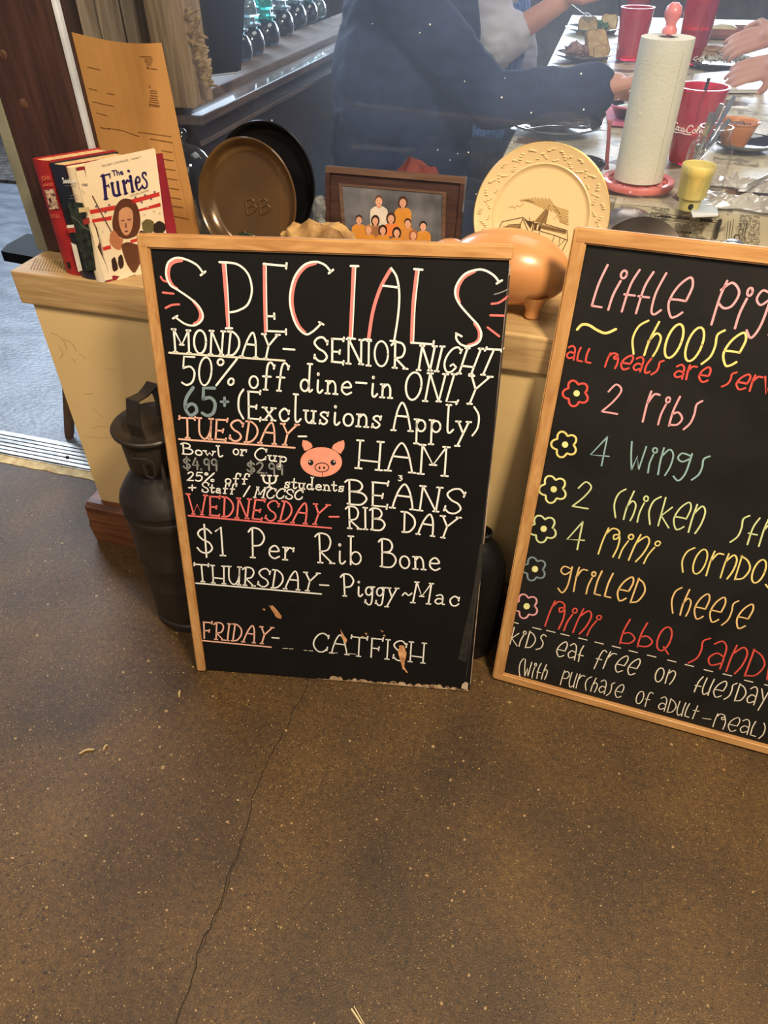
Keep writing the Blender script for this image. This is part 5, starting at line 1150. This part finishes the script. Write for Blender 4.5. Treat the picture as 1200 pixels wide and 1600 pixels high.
# mason jar with cutlery
JB = atz(1092, 303, TZ); rj = rad(64, JB); jt = aty(1098, 196, JB.y).z-TZ; jar = thing('mason_jar', 'clear glass mason jar holding steel cutlery, in front of the near red tumbler', 'jar', tuple(JB))
mb = MB(); mb.lathe([(0, 0), (rj*.9, 0), (rj, .006), (rj, jt*.66), (rj*.93, jt*.75), (rj*.72, jt*.82), (rj*.70, jt*.84), (rj*.76, jt*.86), (rj*.70, jt*.89), (rj*.76, jt*.92), (rj*.70, jt*.95), (rj*.74, jt), (rj*.68, jt), (rj*.66, jt*.83), (rj*.9, jt*.72), (rj*.95, jt*.64), (rj*.95, .01), (rj*.8, .006), (0, .006)], JB, 40); mb.build('glass', glass('clear_glassware'), jar)
stl = mat('cutlery_steel', (220, 220, 222), .15, .95)
def cutl(nm, label, top, bot, kind, dz=0):
    a = aty(*top, JB.y+dz); b = aty(*bot, JB.y+dz*.3); d = (a-b).normalized(); s_ = d.cross(V((0, 1, 0))).normalized(); L_ = (a-b).length
    t = thing(nm, label, kind, tuple(b)); mb = MB()
    P = [b+d*L_*k/8 for k in range(9)]; strap(mb, P, s_, [.005, .005, .005, .006, .007, .009, .010, .010, .007], .0022); mb.build('handle', stl, t)
    mb = MB()
    if kind == 'fork':
        for k in range(4): mb.tube([b+s_*(k-1.5)*.005, b-d*.035+s_*(k-1.5)*.005], .0013, 6)
        mb.ell(b+d*.0, (.011, .003, .012), 12, 6); mb.build('tines', stl, t)
    else: mb.ell(b-d*.01, (.012, .004, .03) if kind == 'spoon' else (.008, .0015, .045), 14, 8, d.to_track_quat('Z', 'Y').to_matrix()); mb.build('bowl' if kind == 'spoon' else 'blade', stl, t)
cutl('table_knife', 'steel knife in the jar, its handle leaning furthest right', (1148, 150), (1104, 226), 'knife', .012)
cutl('table_spoon', 'steel spoon in the jar with rounded handle end', (1128, 162), (1096, 228), 'spoon', 0)
cutl('dinner_fork', 'steel fork in the jar, handle standing most upright', (1112, 176), (1094, 232), 'fork', -.008)
cutl('table_knife', 'thin steel knife in the jar between spoon and far handle', (1140, 186), (1112, 222), 'knife', .02)
# yellow cup
YB = atz(1075, 326, TZ); ry = rad(48, YB); ht = aty(1088, 256, YB.y).z-TZ
yc = mat('pale_yellow_plastic', (226, 206, 128), .4, col2=(206, 186, 108), scale=10)
t = thing('yellow_cup', 'small pale yellow ribbed plastic cup at the front edge of the dining table', 'cup', tuple(YB))
mb = MB(); mb.lathe([(0, .0), (ry*.62, 0), (ry*.64, .003), (ry*.70, ht*.26), (ry*.86, ht*.28), (ry*.90, ht*.32), (ry*.96, ht*.78), (ry*1.0, ht*.80), (ry*1.04, ht*.97), (ry*1.0, ht), (ry*.94, ht*.98), (ry*.9, ht*.86), (0, ht*.84)], YB, 40); mb.build('cup', yc, t)
mb = MB(); mb.ell(YB+V((.002, -ry*.66, ht*.12)), (.005, .0014, .006), 10, 6); mb.build('logo_mark', nk, t)
# plates
blk = mat('black_enamel', (20, 21, 26), .1, 0, col2=(16, 17, 22), spec=.8, coat=1)
def plate_(px, wpx, label, m=blk, ry_=.8):
    p = atz(*px, TZ); r = rad(wpx, p); t = thing('dinner_plate', label, 'plate', tuple(p), 'plates on the dining table')
    mb = MB(); mb.lathe([(0, .002), (r*.62, .002), (r*.66, .003), (r*.97, .014), (r, .016), (r*.99, .0185), (r*.95, .016), (r*.66, .0065), (r*.6, .005), (0, .005)], p, 48)
    mb.build('dish', m, t)
    mb = MB(); mb.lathe([(r*.985, .0165), (r*1.004, .016), (r*1.004, .019), (r*.985, .0195)], p, 48); mb.build('rim', mat('enamel_rim', (96, 104, 116), .1, .3, coat=1), t); return p, r
def blobs(name, label, cat, p, specs, m, nz=.35):
    mb = MB()
    for i, (dx, dy, dz, a, b, c_, rot) in enumerate(specs): mb.ell(p+V((dx, dy, dz)), (a, b, c_), 22, 14, Matrix.Rotation(rot, 3, 'Z'), nz, 7, i+len(name))
    return tag(mb.build(name, m), label, cat)
meat = mat('roast_meat', (142, 96, 66), .35, col2=(78, 46, 34), scale=40, bump=.6, coat=.3)
p, r = plate_((868, 203), 140, 'near dark enamel plate under the navy sleeve, with a long piece of meat')
blobs('smoked_meat', 'long piece of brown smoked meat on the plate below the navy sleeve', 'meat', p, [(-.005, .0, .018, r*.72, r*.26, .013, -.1), (.02, .015, .03, r*.35, r*.16, .012, .1), (-.03, -.01, .022, r*.42, r*.15, .010, .15)], meat)
sp_ = thing('table_spoon', 'steel spoon lying across the front of the near dark plate', 'spoon', tuple(p+V((0, -r*.6, .02))))
mb = MB(); aa, bb = p+V((-r*.55, -r*.78, .018)), p+V((r*.5, -r*.42, .019)); mb.tube([aa.lerp(bb, k/8)+V((0, 0, .005*math.sin(k/8*3.1))) for k in range(9)], .0022, 6); mb.build('handle', stl, sp_)
mb = MB(); mb.ell(bb+V((.012, .006, 0)), (.019, .012, .004), 16, 8, Matrix.Rotation(.4, 3, 'Z')); mb.build('bowl', stl, sp_)
pk = p+V((r*.82, r*.42, .03)); mb = MB(); mb.ell(pk, (.022, .020, .020), 18, 12, None, .2, 6, 3); mb.ell(pk+V((-.016, -.004, .006)), (.014, .014, .012), 14, 9)
tag(mb.build('sauce_cup', mat('dark_sauce_cup', (24, 18, 18), .2, spec=.8)), 'tiny dark sauce cup on the rim of the near dark plate', 'sauce cup')
p, r = plate_((910, 92), 88, 'dark enamel plate with bread and shredded meat between the two men')
blobs('shredded_meat', 'heap of shredded pinkish meat on the plate beyond the navy cuff', 'meat', p, [(-.02, 0, .022, r*.5, r*.32, .022, 0), (-.035, .015, .03, r*.25, r*.2, .02, .4), (.01, -.01, .028, r*.3, r*.2, .02, 1)], mat('pulled_meat', (176, 134, 118), .6, col2=(120, 84, 74), scale=50, bump=.9), .5)
bread = mat('toast_bread', (214, 186, 130), .8, col2=(182, 146, 92), scale=40, bump=.4); crust = mat('bread_crust', (146, 98, 56), .7)
def slice_(label, px, Y, sz_, rx, rz_):
    c = aty(*px, Y); M = Matrix.Rotation(rz_, 3, 'Z')@Matrix.Rotation(rx, 3, 'X'); t = thing('bread_slice', label, 'bread', tuple(c))
    out = catmull([(-.5, -.5), (.5, -.5), (.5, .2), (.42, .45), (.2, .5), (0, .46), (-.2, .5), (-.42, .45), (-.5, .2), (-.5, -.5)], 3)[:-1]
    mb = MB(); mb.prism([c+M@V((x*sz_, 0, y*sz_)) for x, y in out], M@V((0, .014, 0))); mb.build('crumb', bread, t)
    mb = MB(); n_ = len(out)
    ring = [c+M@V((x*sz_*1.05, -.0004, y*sz_*1.05)) for x, y in out]; ring2 = [q+M@V((0, .0148, 0)) for q in ring]; inr = [c+M@V((x*sz_*1.0, -.0004, y*sz_*1.0)) for x, y in out]; inr2 = [q+M@V((0, .0148, 0)) for q in inr]
    for A_, B_ in ((ring, ring2), (inr, ring), (inr2, ring2)): mb.add(A_+B_, [[i, (i+1) % n_, (i+1) % n_+n_, i+n_] for i in range(n_)])
    mb.build('crust', crust, t)
slice_('thick toast slice standing on the plate beyond the navy cuff', (934, 66), p.y+.0, .085, -.5, .7)
slice_('small toast heel lying in front of the standing toast slice', (938, 84), p.y-.02, .05, -.4, .5)
p, r = plate_((925, 50), 84, 'pale enamel plate with toast and greens, most distant on the left of the table', mat('grey_enamel', (130, 150, 160), .1, coat=1))
blobs('salad_greens', 'green garnish on the distant left plate', 'salad', p, [(.02, .01, .022, r*.4, r*.3, .018, 0)], mat('salad_green', (86, 128, 78), .5, col2=(52, 92, 52), scale=50, bump=.8), .6)
slice_('toast piece held up on the fork over the distant left plate', (918, 42), p.y-.06, .075, -.3, .2)
slice_('pale toast square lying beside the greens', (950, 36), p.y+.02, .07, -.5, -.3)
fk = thing('raised_fork', 'steel fork held up above the plates with toast on its tines', 'fork', tuple(aty(905, 20, p.y-.06)))
mb = MB(); a, b = aty(886, 2, p.y-.06), aty(912, 22, p.y-.06); mb.tube([a-(b-a)*1.2, a, b], .0025, 6); mb.build('handle', stl, fk)
mb = MB()
for k in range(4): o_ = V((.006*(k-1.5), 0, .006*(k-1.5))); d_ = (b-a).normalized()*.045; mb.tube([b+o_*.6, b+o_+d_*.3, b+o_+d_], .0014, 5)
mb.build('tines', stl, fk)
p, r = plate_((1122, 102), 116, 'dark enamel plate heaped with a sandwich and white slaw, on the right of the table')
blobs('sandwich', 'toasted sandwich half on the slaw plate', 'sandwich', p, [(-.02, .02, .03, r*.62, r*.3, .02, -.15), (-.02, .02, .045, r*.58, r*.28, .012, -.15)], mat('sandwich_bun', (186, 150, 112), .6, col2=(130, 92, 66), scale=30, bump=.4), .2)
mb = MB()
for k in range(190):
    a = random.uniform(0, 6.28); q = random.random()**.6*r*.8; c_ = p+V((q*math.cos(a)+.01, q*math.sin(a)*.55-r*.18, .018+random.uniform(0, .026)*(1-q/r)))
    d = V((random.uniform(-1, 1), random.uniform(-1, 1), random.uniform(-.5, .9))).normalized()*.008; mb.tube([c_-d, c_+V((0, 0, .002)), c_+d], .0019, 5)
tag(mb.build('slaw', mat('pale_slaw', (232, 230, 212), .5)), 'heap of white shredded slaw on the right hand plate', 'slaw', kind='stuff')
p3 = p
mb = MB(); q = [atz(x, y, TZ) for x, y in ((1088, 120), (1180, 112), (1192, 146), (1080, 146))]
for k in range(4): mb.prism([v+V((.004*k*(1 if k % 2 else -1), .003*k, .0015+.0022*k)) for v in q], (0, 0, .0018))
tag(mb.build('paper_menu_stack', mat('white_paper', (226, 222, 214), .4)), 'stack of cream paper sheets under the edge of the slaw plate', 'papers')
tr = thing('food_basket', 'reddish brown food tray with creamy dip, behind the slaw plate', 'tray', tuple(atz(1124, 56, TZ)))
pt_ = atz(1124, 58, TZ); w_ = rad(100, pt_)
mb = MB()
bm = bmesh.new(); bmesh.ops.create_cube(bm, size=1)
for v in bm.verts: k = 1.15 if v.co.z > 0 else .9; v.co = V((v.co.x*w_*1.6*k, v.co.y*w_*1.0*k, (v.co.z+.5)*.035))
for f in [f for f in bm.faces if all(v.co.z > .02 for v in f.verts)]: bmesh.ops.inset_individual(bm, faces=[f], thickness=.004); [setattr(v, 'co', v.co-V((0, 0, .022))) for v in f.verts]
mb.frombm(bm, lambda q: q+pt_+V((0, 0, .002))); mb.build('tray', mat('red_brown_tray', (168, 104, 92), .5), tr)
mb = MB(); mb.ell(pt_+V((0, 0, .03)), (w_*.45, w_*.3, .018), 20, 10, None, .2); mb.build('dip', mat('cream_dip', (244, 226, 180), .4), tr)
# orange bowl on plate
p, r = plate_((1160, 232), 100, 'dark enamel plate carrying the orange bowl, at the right edge', blk)
ob = thing('orange_bowl', 'small orange plastic bowl of beans on the dark plate at the right edge', 'bowl', tuple(p+V((-.01, 0, .006))))
c = p+V((-r*.30, -.0, .0062)); r2 = r*.58
mb = MB(); mb.lathe([(0, 0), (r2*.62, 0), (r2*.66, .004), (r2*.96, .048), (r2*1.03, .050), (r2*1.02, .053), (r2*.92, .050), (r2*.62, .008), (0, .007)], c, 36); mb.build('bowl', mat('orange_plastic', (236, 148, 78), .35), ob)
mb = MB(); mb.lathe([(0, .04), (r2*.84, .038)], c, 30)
for k in range(16): a = k*2.4; mb.ell(c+V((r2*.75*math.sqrt(k/16)*math.cos(a), r2*.75*math.sqrt(k/16)*math.sin(a), .042)), (.008, .006, .005), 8, 6)
mb.build('beans', mat('baked_beans', (128, 70, 40), .3, col2=(90, 44, 26), scale=60), ob)
mb = MB()
# black bowl behind the collector plate, little dip bowl
bc_ = atz(895, 276, TZ); rb_ = rad(94, bc_); bo = thing('black_bowl', 'shallow black bowl on the tablecloth behind the collector plate', 'bowl', tuple(bc_))
mb = MB(); mb.lathe([(0, .0), (rb_*.6, 0), (rb_*.9, .016), (rb_, .026), (rb_*.99, .029), (rb_*.95, .027), (rb_*.85, .017), (rb_*.55, .006), (0, .005)], bc_, 48); mb.build('bowl', blk, bo)
mb = MB(); mb.lathe([(rb_*.98, .0285), (rb_*1.003, .0265), (rb_*1.003, .029), (rb_*.985, .0305)], bc_, 48); mb.build('rim', mat('enamel_rim', (96, 104, 116)), bo)
dc = atz(978, 185, TZ); rd = rad(56, dc); db = thing('dip_bowl', 'little dip bowl with pink and black rim, half hidden by the towel roll', 'bowl', tuple(dc))
mb = MB(); mb.lathe([(0, 0), (rd*.55, 0), (rd*.6, .004), (rd*.92, .028), (rd, .031), (rd*.98, .034), (rd*.9, .031), (rd*.5, .008), (0, .008)], dc, 36); mb.build('bowl', mat('black_enamel', (20, 21, 26)), db)
mb = MB(); mb.lathe([(rd*.93, .0335), (rd*1.02, .031), (rd*1.03, .0335), (rd*.97, .036)], dc, 36); mb.build('rim', mat('pink_rim', (230, 120, 150), .3), db)
mb = MB(); mb.ell(dc+V((0, 0, .024)), (rd*.6, rd*.6, .010), 16, 8, None, .3); mb.build('coleslaw', mat('pale_slaw', (232, 230, 212)), db)
pkp = [atz(x, y, TZ+.0006) for x, y in ((945, 160), (972, 158), (976, 198), (950, 196))]
mb = MB(); mb.prism(pkp, (0, 0, .0012)); tag(mb.build('pink_napkin', mat('pink_paper', (240, 110, 136), .7)), 'bright pink paper under the little dip bowl', 'napkin')
# wrappers and knife
film = mat('wrapper_film', (226, 216, 204), .12, 0, col2=(200, 186, 172), scale=12, trans=.35, coat=1, bump=.5, bscale=40)
for i, (px, py, a_, b_, lab) in enumerate(((1168, 320, .085, .045, 'crumpled clear plastic wrapper nearest the table edge on the right'), (1140, 288, .05, .028, 'crumpled clear wrapper between the yellow cup and the orange bowl'), (1190, 296, .05, .035, 'crumpled cream wrapper at the right edge under the butter knife'))):
    c = atz(px, py, TZ); mb = MB(); n1 = 16; g = []
    for j in range(n1):
        for k in range(n1):
            x = (k/(n1-1)-.5)*2; y = (j/(n1-1)-.5)*2; s_ = 1-.25*noise.noise(V((x*2, y*2, i*3)))
            e_ = max(0, 1-max(abs(x), abs(y))**3)
            g.append(c+V((x*a_*s_, y*b_*s_, .003+.026*e_*abs(noise.noise(V((x*3.4, y*3.4, i*7.7))))+.010*e_*abs(noise.noise(V((x*8, y*8, i)))))))
    mb.add(g, gridf(n1, n1)); tag(mb.build('plastic_wrapper', film), lab, 'wrapper', 'torn wrappers on the tablecloth')
c1, c2 = atz(1168, 290, TZ+.03), atz(1215, 268, TZ+.03); kn = thing('butter_knife', 'butter knife with pale blade resting on the wrappers at the right edge', 'knife', tuple(c1-V((0, 0, .0))))
strmb = MB(); strap(strmb, [c1, c1.lerp(c2, .3), c2], (0, 0, 1), [.004, .009, .010], .0015); strmb.build('blade', stl, kn)
strmb = MB(); strap(strmb, [c2, c2+(c2-c1)*1.2], (0, 0, 1), .012, .006); strmb.build('handle', stl, kn)
for px, py, dx, lab in ((1098, 168, .055, 'white plastic spoon lying on the cloth behind the cutlery jar'),):
    c = atz(px+60, py, TZ+.004); kk = thing('plastic_spoon', lab, 'spoon', tuple(c)); mb = MB(); mb.tube([c-V((.09, 0.01, 0)), c-V((.01, 0, 0))], .0028, 6); mb.build('handle', WH, kk); mb = MB(); mb.ell(c, (.02, .013, .004), 14, 8); mb.build('bowl', WH, kk)
np_ = [atz(x, y, TZ+.0008) for x, y in ((1072, 312), (1118, 318), (1122, 338), (1082, 340))]
mb = MB(); mb.prism(np_, (0, 0, .003)); tag(mb.build('paper_napkin', mat('pale_napkin', (222, 228, 236), .7, bump=.3)), 'small pale blue white napkin scrap beside the yellow cup', 'napkin')

# ================================================================= PEOPLE
skin_m = mat('skin', (204, 150, 128), .5, col2=(186, 128, 108), scale=9)
def capsules(segs, vox, smooth_it=6, folds=0, fscale=9):
    """one continuous surface from tapered limbs: (p0, r0, p1, r1)"""
    su, sv = 14, 8
    base = [(math.sin(math.pi*i/sv)*math.cos(2*math.pi*k/su), math.sin(math.pi*i/sv)*math.sin(2*math.pi*k/su), math.cos(math.pi*i/sv)) for i in range(1, sv) for k in range(su)]+[(0, 0, 1), (0, 0, -1)]
    N0 = len(base); T_, Bt = N0-2, N0-1
    fb = [(i*su+k, (i+1)*su+k, (i+1)*su+(k+1) % su, i*su+(k+1) % su) for i in range(sv-2) for k in range(su)]+[(T_, k, (k+1) % su) for k in range(su)]+[(Bt, (sv-2)*su+(k+1) % su, (sv-2)*su+k) for k in range(su)]
    bnp = np.array(base); vs = []; fs = []; cnt = 0
    for s in segs:
        p0, r0_, p1, r1_ = V(s[0]), s[1], V(s[2]), s[3]; n = max(2, int((p1-p0).length/(min(r0_, r1_)*.40)))
        for k in range(n+1):
            t = k/n; vs.append(bnp*(r0_*(1-t)+r1_*t)+np.array(p0.lerp(p1, t))); fs += [tuple(i+cnt for i in f) for f in fb]; cnt += N0
    me = bpy.data.meshes.new('tmp'); me.from_pydata(np.concatenate(vs).tolist(), [], fs); o = bpy.data.objects.new('tmp', me); C.objects.link(o)
    m = o.modifiers.new('r', 'REMESH'); m.mode = 'VOXEL'; m.voxel_size = vox; m.use_smooth_shade = True
    s = o.modifiers.new('s', 'SMOOTH'); s.iterations = smooth_it; s.factor = .5
    bpy.context.view_layer.update(); me2 = bpy.data.meshes.new_from_object(o.evaluated_get(bpy.context.evaluated_depsgraph_get()))
    bpy.data.objects.remove(o)
    if folds:
        nr = [v.normal.copy() for v in me2.vertices]
        for v, n_ in zip(me2.vertices, nr):
            c = v.co; f = noise.noise(V((c.x*fscale, c.y*fscale, c.z*fscale*2.2)))+.5*noise.noise(V((c.x*fscale*2.3, c.y*fscale*2, c.z*fscale*4)))
            v.co = c+n_*folds*(1-abs(f)*2)
    return me2
def link_mesh(name, me, m, parent):
    org = parent_loc(parent)
    for v in me.vertices: v.co -= org
    me.materials.clear(); me.materials.append(m); me.name = name
    for p_ in me.polygons: p_.use_smooth = True
    o = bpy.data.objects.new(name, me); C.objects.link(o); o.parent = parent; return o
def hand(w_, d, n_, side, curl=.6, s=1.0, spread=1.0):
    """palm and five fingers: wrist point, direction, palm normal (out of the back of the hand), side = thumb side"""
    w_ = V(w_); d = V(d).normalized(); n_ = V(n_); n_ = (n_-d*n_.dot(d)).normalized(); t = d.cross(n_).normalized()*side
    S = [(w_, .026*s, w_+d*.03*s, .027*s)]
    for k in range(4):
        o_ = t*(.031-.0208*k)*s; S.append((w_+d*.02*s+o_*.7, .016*s, w_+d*.088*s+o_, .0112*s))
        ln = (.042, .046, .043, .034)[k]*s; p_ = w_+d*.090*s+o_; dd = (d+t*(.10-.07*k)*spread).normalized(); 
        for j in range(3):
            ang = curl*(j+.6); q = p_+(dd*math.cos(ang)-n_*math.sin(ang))*ln*(1, .7, .55)[j]; S.append((p_, .0096*s-.0008*j*s, q, .0088*s-.0009*j*s)); p_ = q
    b = w_+d*.025*s+t*.026*s; q = b+(d*.5+t*.75-n_*.35).normalized()*.045*s; S.append((b, .0165*s, q, .0125*s)); q2 = q+(d*.85+t*.2-n_*.45).normalized()*.033*s; S.append((q, .012*s, q2, .0100*s)); q3 = q2+(d*.8-n_*.5-t*.1).normalized()*.024*s; S.append((q2, .0100*s, q3, .0088*s))
    return S
def person(label, pelvis, chest, shN, shF, elN, wrN, elF, wrF, head_dir, top_m, leg_m, hair_m, knee_dir, rt_=.155, hN=None, hF=None, sleeve=1.0, arm_r=.048, vox=.0055, cuff=None, sm_=3):
    P = V(pelvis); Ch = V(chest); shN, shF, elN, wrN, elF, wrF = map(V, (shN, shF, elN, wrN, elF, wrF))
    t = thing('person', label, 'person', (P.x, P.y, .10)); neck = (shN+shF)/2+V((0, 0, .05)); hd = V(head_dir).normalized(); H0 = neck+V((0, 0, .15))+hd*.03
    kd = V(knee_dir).normalized(); side = (shF-shN).normalized()
    body = [(P, rt_*.95, Ch, rt_), (Ch, rt_, (shN+shF)/2-V((0, 0, .04)), rt_*.8), (shN, .06, shF, .06), (neck-V((0, 0, .06)), .058, neck+V((0, 0, .08)), .052), (H0, .078, H0+V((0, 0, .06)), .082), (H0+hd*.03-V((0, 0, .03)), .06, H0+hd*.045-V((0, 0, .055)), .035),
            (H0+hd*.088+V((0, 0, .012)), .011, H0+hd*.104-V((0, 0, .012)), .014)]
    sd = hd.cross(V((0, 0, 1)))
    for s_ in (-1, 1): body += [(H0+sd*s_*.078+V((0, 0, .005)), .014, H0+sd*s_*.082+V((0, 0, .03)), .016)]
    for a, b, c_ in ((shN, elN, wrN), (shF, elF, wrF)): body += [(a, .052, b, .042), (b, .042, c_, .029)]
    if hN: body += hand(wrN, *hN)
    if hF: body += hand(wrF, *hF)
    legs = []
    for s_ in (-1, 1):
        hp_ = P+side*s_*.09; kn_ = hp_+kd*.42-V((0, 0, .02)); an = V((kn_.x, kn_.y, .17)); legs += [(hp_, .085, kn_, .062), (kn_, .060, an, .042)]; body += [(an, .038, an+kd*.13-V((0, 0, .035)), .036)]
    body += [(l[0], l[1]-.01, l[2], l[3]-.01) for l in legs]
    me = capsules(body, vox, sm_); bo_ = link_mesh('body', me, skin_m, t)
    sh = [(P+V((0, 0, -.02)), rt_+.012, Ch, rt_+.016), (Ch, rt_+.016, (shN+shF)/2-V((0, 0, .03)), rt_*.86+.008), (shN, .075, shF, .075)]
    for a, b, c_ in ((shN, elN, wrN), (shF, elF, wrF)): sh += [(a, arm_r+.024, b, arm_r+.012)]; 
    e1 = elN.lerp(wrN, sleeve); e2 = elF.lerp(wrF, sleeve)
    if sleeve > 0: sh += [(elN, arm_r+.012, e1, arm_r+(.002 if cuff is None else cuff)), (elF, arm_r+.012, e2, arm_r)]
    link_mesh('top', capsules(sh, .009, 4, .0055, 11), top_m, t)
    link_mesh('trousers', capsules(legs+[(P-V((0, 0, .04)), rt_, P, rt_+.005)], .012, 4, .002), leg_m, t)
    hr = MB(); hr.ell(H0+V((0, 0, .045))-hd*.018, (.096, .096, .092), 24, 16, None, .12, 12, 3); hr.build('hair', hair_m, t)
    eb = MB()
    for s_ in (-1, 1): eb.ell(H0+hd*.076+sd*s_*.030+V((0, 0, .018)), (.010, .010, .007), 10, 7)
    eb.build('eyes', mat('eye_dark', (40, 30, 28), .2), t)
    mo = MB(); mo.tube([H0+hd*.088-sd*.022-V((0, 0, .042)), H0+hd*.094-V((0, 0, .044)), H0+hd*.088+sd*.022-V((0, 0, .042))], .005, 6); mo.build('mouth', mat('lips', (160, 90, 84), .5), t)
    return t
navy = mat('navy_sweatshirt', (24, 38, 72), .9, col2=(17, 28, 56), scale=30, bump=.2, bscale=200)
YA = .88
cuffc = aty(928, 150, YA); elb = aty(768, 158, YA-.03)
hw = aty(938, 140, YA+.01)
person('man in a navy sweatshirt seen from the side, forearm resting across the table', (-.60, 1.02, .60), (-.575, 1.02, .95), (-.57, .86, 1.15), (-.57, 1.24, 1.16), elb, hw, (-.66, 1.40, .88), (-.62, 1.28, .70), (1, .1, -.1),
       navy, mat('dark_jeans', (34, 38, 52), .9), mat('brown_hair', (70, 52, 40), .8, bump=.6), (1, 0, 0), rt_=.188, hN=((1, .12, .22), (0, .2, 1), -1, .45, 1.12), hF=((.5, .1, -.6), (0, .2, 1), 1, .5), sleeve=.93, arm_r=.050, cuff=.006)
strp = mat('blue_striped_shirt', (96, 128, 190), .8, col2=(44, 62, 118), scale=14, stretch=(14, 14, .4), lo=.42, hi=.56)
YB_ = 1.55
elb2 = aty(772, 72, YB_); wr2 = aty(878, 2, YB_+.02)
tB = person('person in pale grey long sleeved top, bare forearm raised holding a fork', (-.66, 1.78, .58), (-.60, 1.78, .95), (-.50, 1.60, 1.14), (-.52, 1.98, 1.14), elb2, wr2, (-.42, 2.12, .84), (-.36, 1.96, .72), (1, 0, -.2),
       mat('pale_grey_tee', (196, 192, 200), .9, col2=(176, 172, 184), scale=6), mat('dark_jeans', (34, 38, 52)), mat('grey_hair', (120, 110, 104), .8, bump=.6), (1, 0, 0), rt_=.15, hN=((.8, .1, .7), (-.5, -.3, .6), 1, .7, 1), hF=((1, 0, 0), (0, .2, 1), 1, .6), sleeve=.28, arm_r=.060, cuff=.0)
link_mesh('striped_shirt', capsules([((-.555, 1.84, .66), .168, (-.53, 1.84, .98), .175), ((-.53, 1.84, .98), .175, (-.53, 1.86, 1.12), .13)], .010, 4, .006, 14), strp, tB)
YC = 1.62
h1 = aty(1214, 52, YC+.1); h2 = aty(1222, 100, YC-.05)
person('person at the right edge with both pale hands raised over the slaw plate', (.86, 1.9, .60), (.80, 1.88, .95), (.70, 1.66, 1.13), (.74, 2.04, 1.13), (h2.x+.26, YC-.02, .90), h2, (h1.x+.27, YC+.2, .96), h1, (-1, -.1, -.2),
       mat('mauve_top', (150, 140, 172), .8, col2=(120, 110, 146), scale=8), mat('dark_jeans', (34, 38, 52)), mat('dark_hair', (44, 34, 30), .8), (-1, 0, 0), hN=((-1, .1, -.25), (-.1, -.8, .6), -1, .38, .92, .5), hF=((-1, .1, -.3), (0, -.8, .6), 1, .42, .92, .5), sleeve=.72, arm_r=.045)

rb2 = thing('dining_bench', 'long dark wooden bench on the far right side of the dining table, hardly in view', 'bench', (.95, 2.2, .10))
mb = MB(); mb.box((.66, 1.3, .41), (1.16, 3.2, .445), bev=.005); mb.build('seat', dm, rb2)
for x, y in ((.70, 1.36), (1.12, 1.36), (.70, 3.14), (1.12, 3.14)): mb = MB(); mb.box((x-.025, y-.025, .1005), (x+.025, y+.025, .41)); mb.build('leg', dm, rb2)
# far end of the dining room: wall with two windows above the picture, low benches
fwm = mat('far_wall_grey', (128, 124, 122), .8)
mb = MB(); mb.box((-3.2, 6.2, 0), (3.2, 6.3, .95)); struct(mb.build('wall_back', fwm))
mb = MB()
for x0_, x1_ in ((-3.2, -1.7), (-.1, .1), (1.7, 3.2)): mb.box((x0_, 6.2, .951), (x1_, 6.3, 2.5))
struct(mb.build('wall_back', fwm))
for i, (x0_, x1_) in enumerate(((-1.7, -.1), (.1, 1.7))):
    mb = MB(); mb.box((x0_, 6.24, .951), (x1_, 6.246, 2.5)); wn = struct(mb.build('window_%d' % (i+2), glass('far_pane', (235, 240, 245))))
    for a in (x0_, (x0_+x1_)/2-.02, x1_-.04): mb = MB(); mb.box((a, 6.22, .951), (a+.04, 6.27, 2.5)); mb.build('mullion', WH, wn)
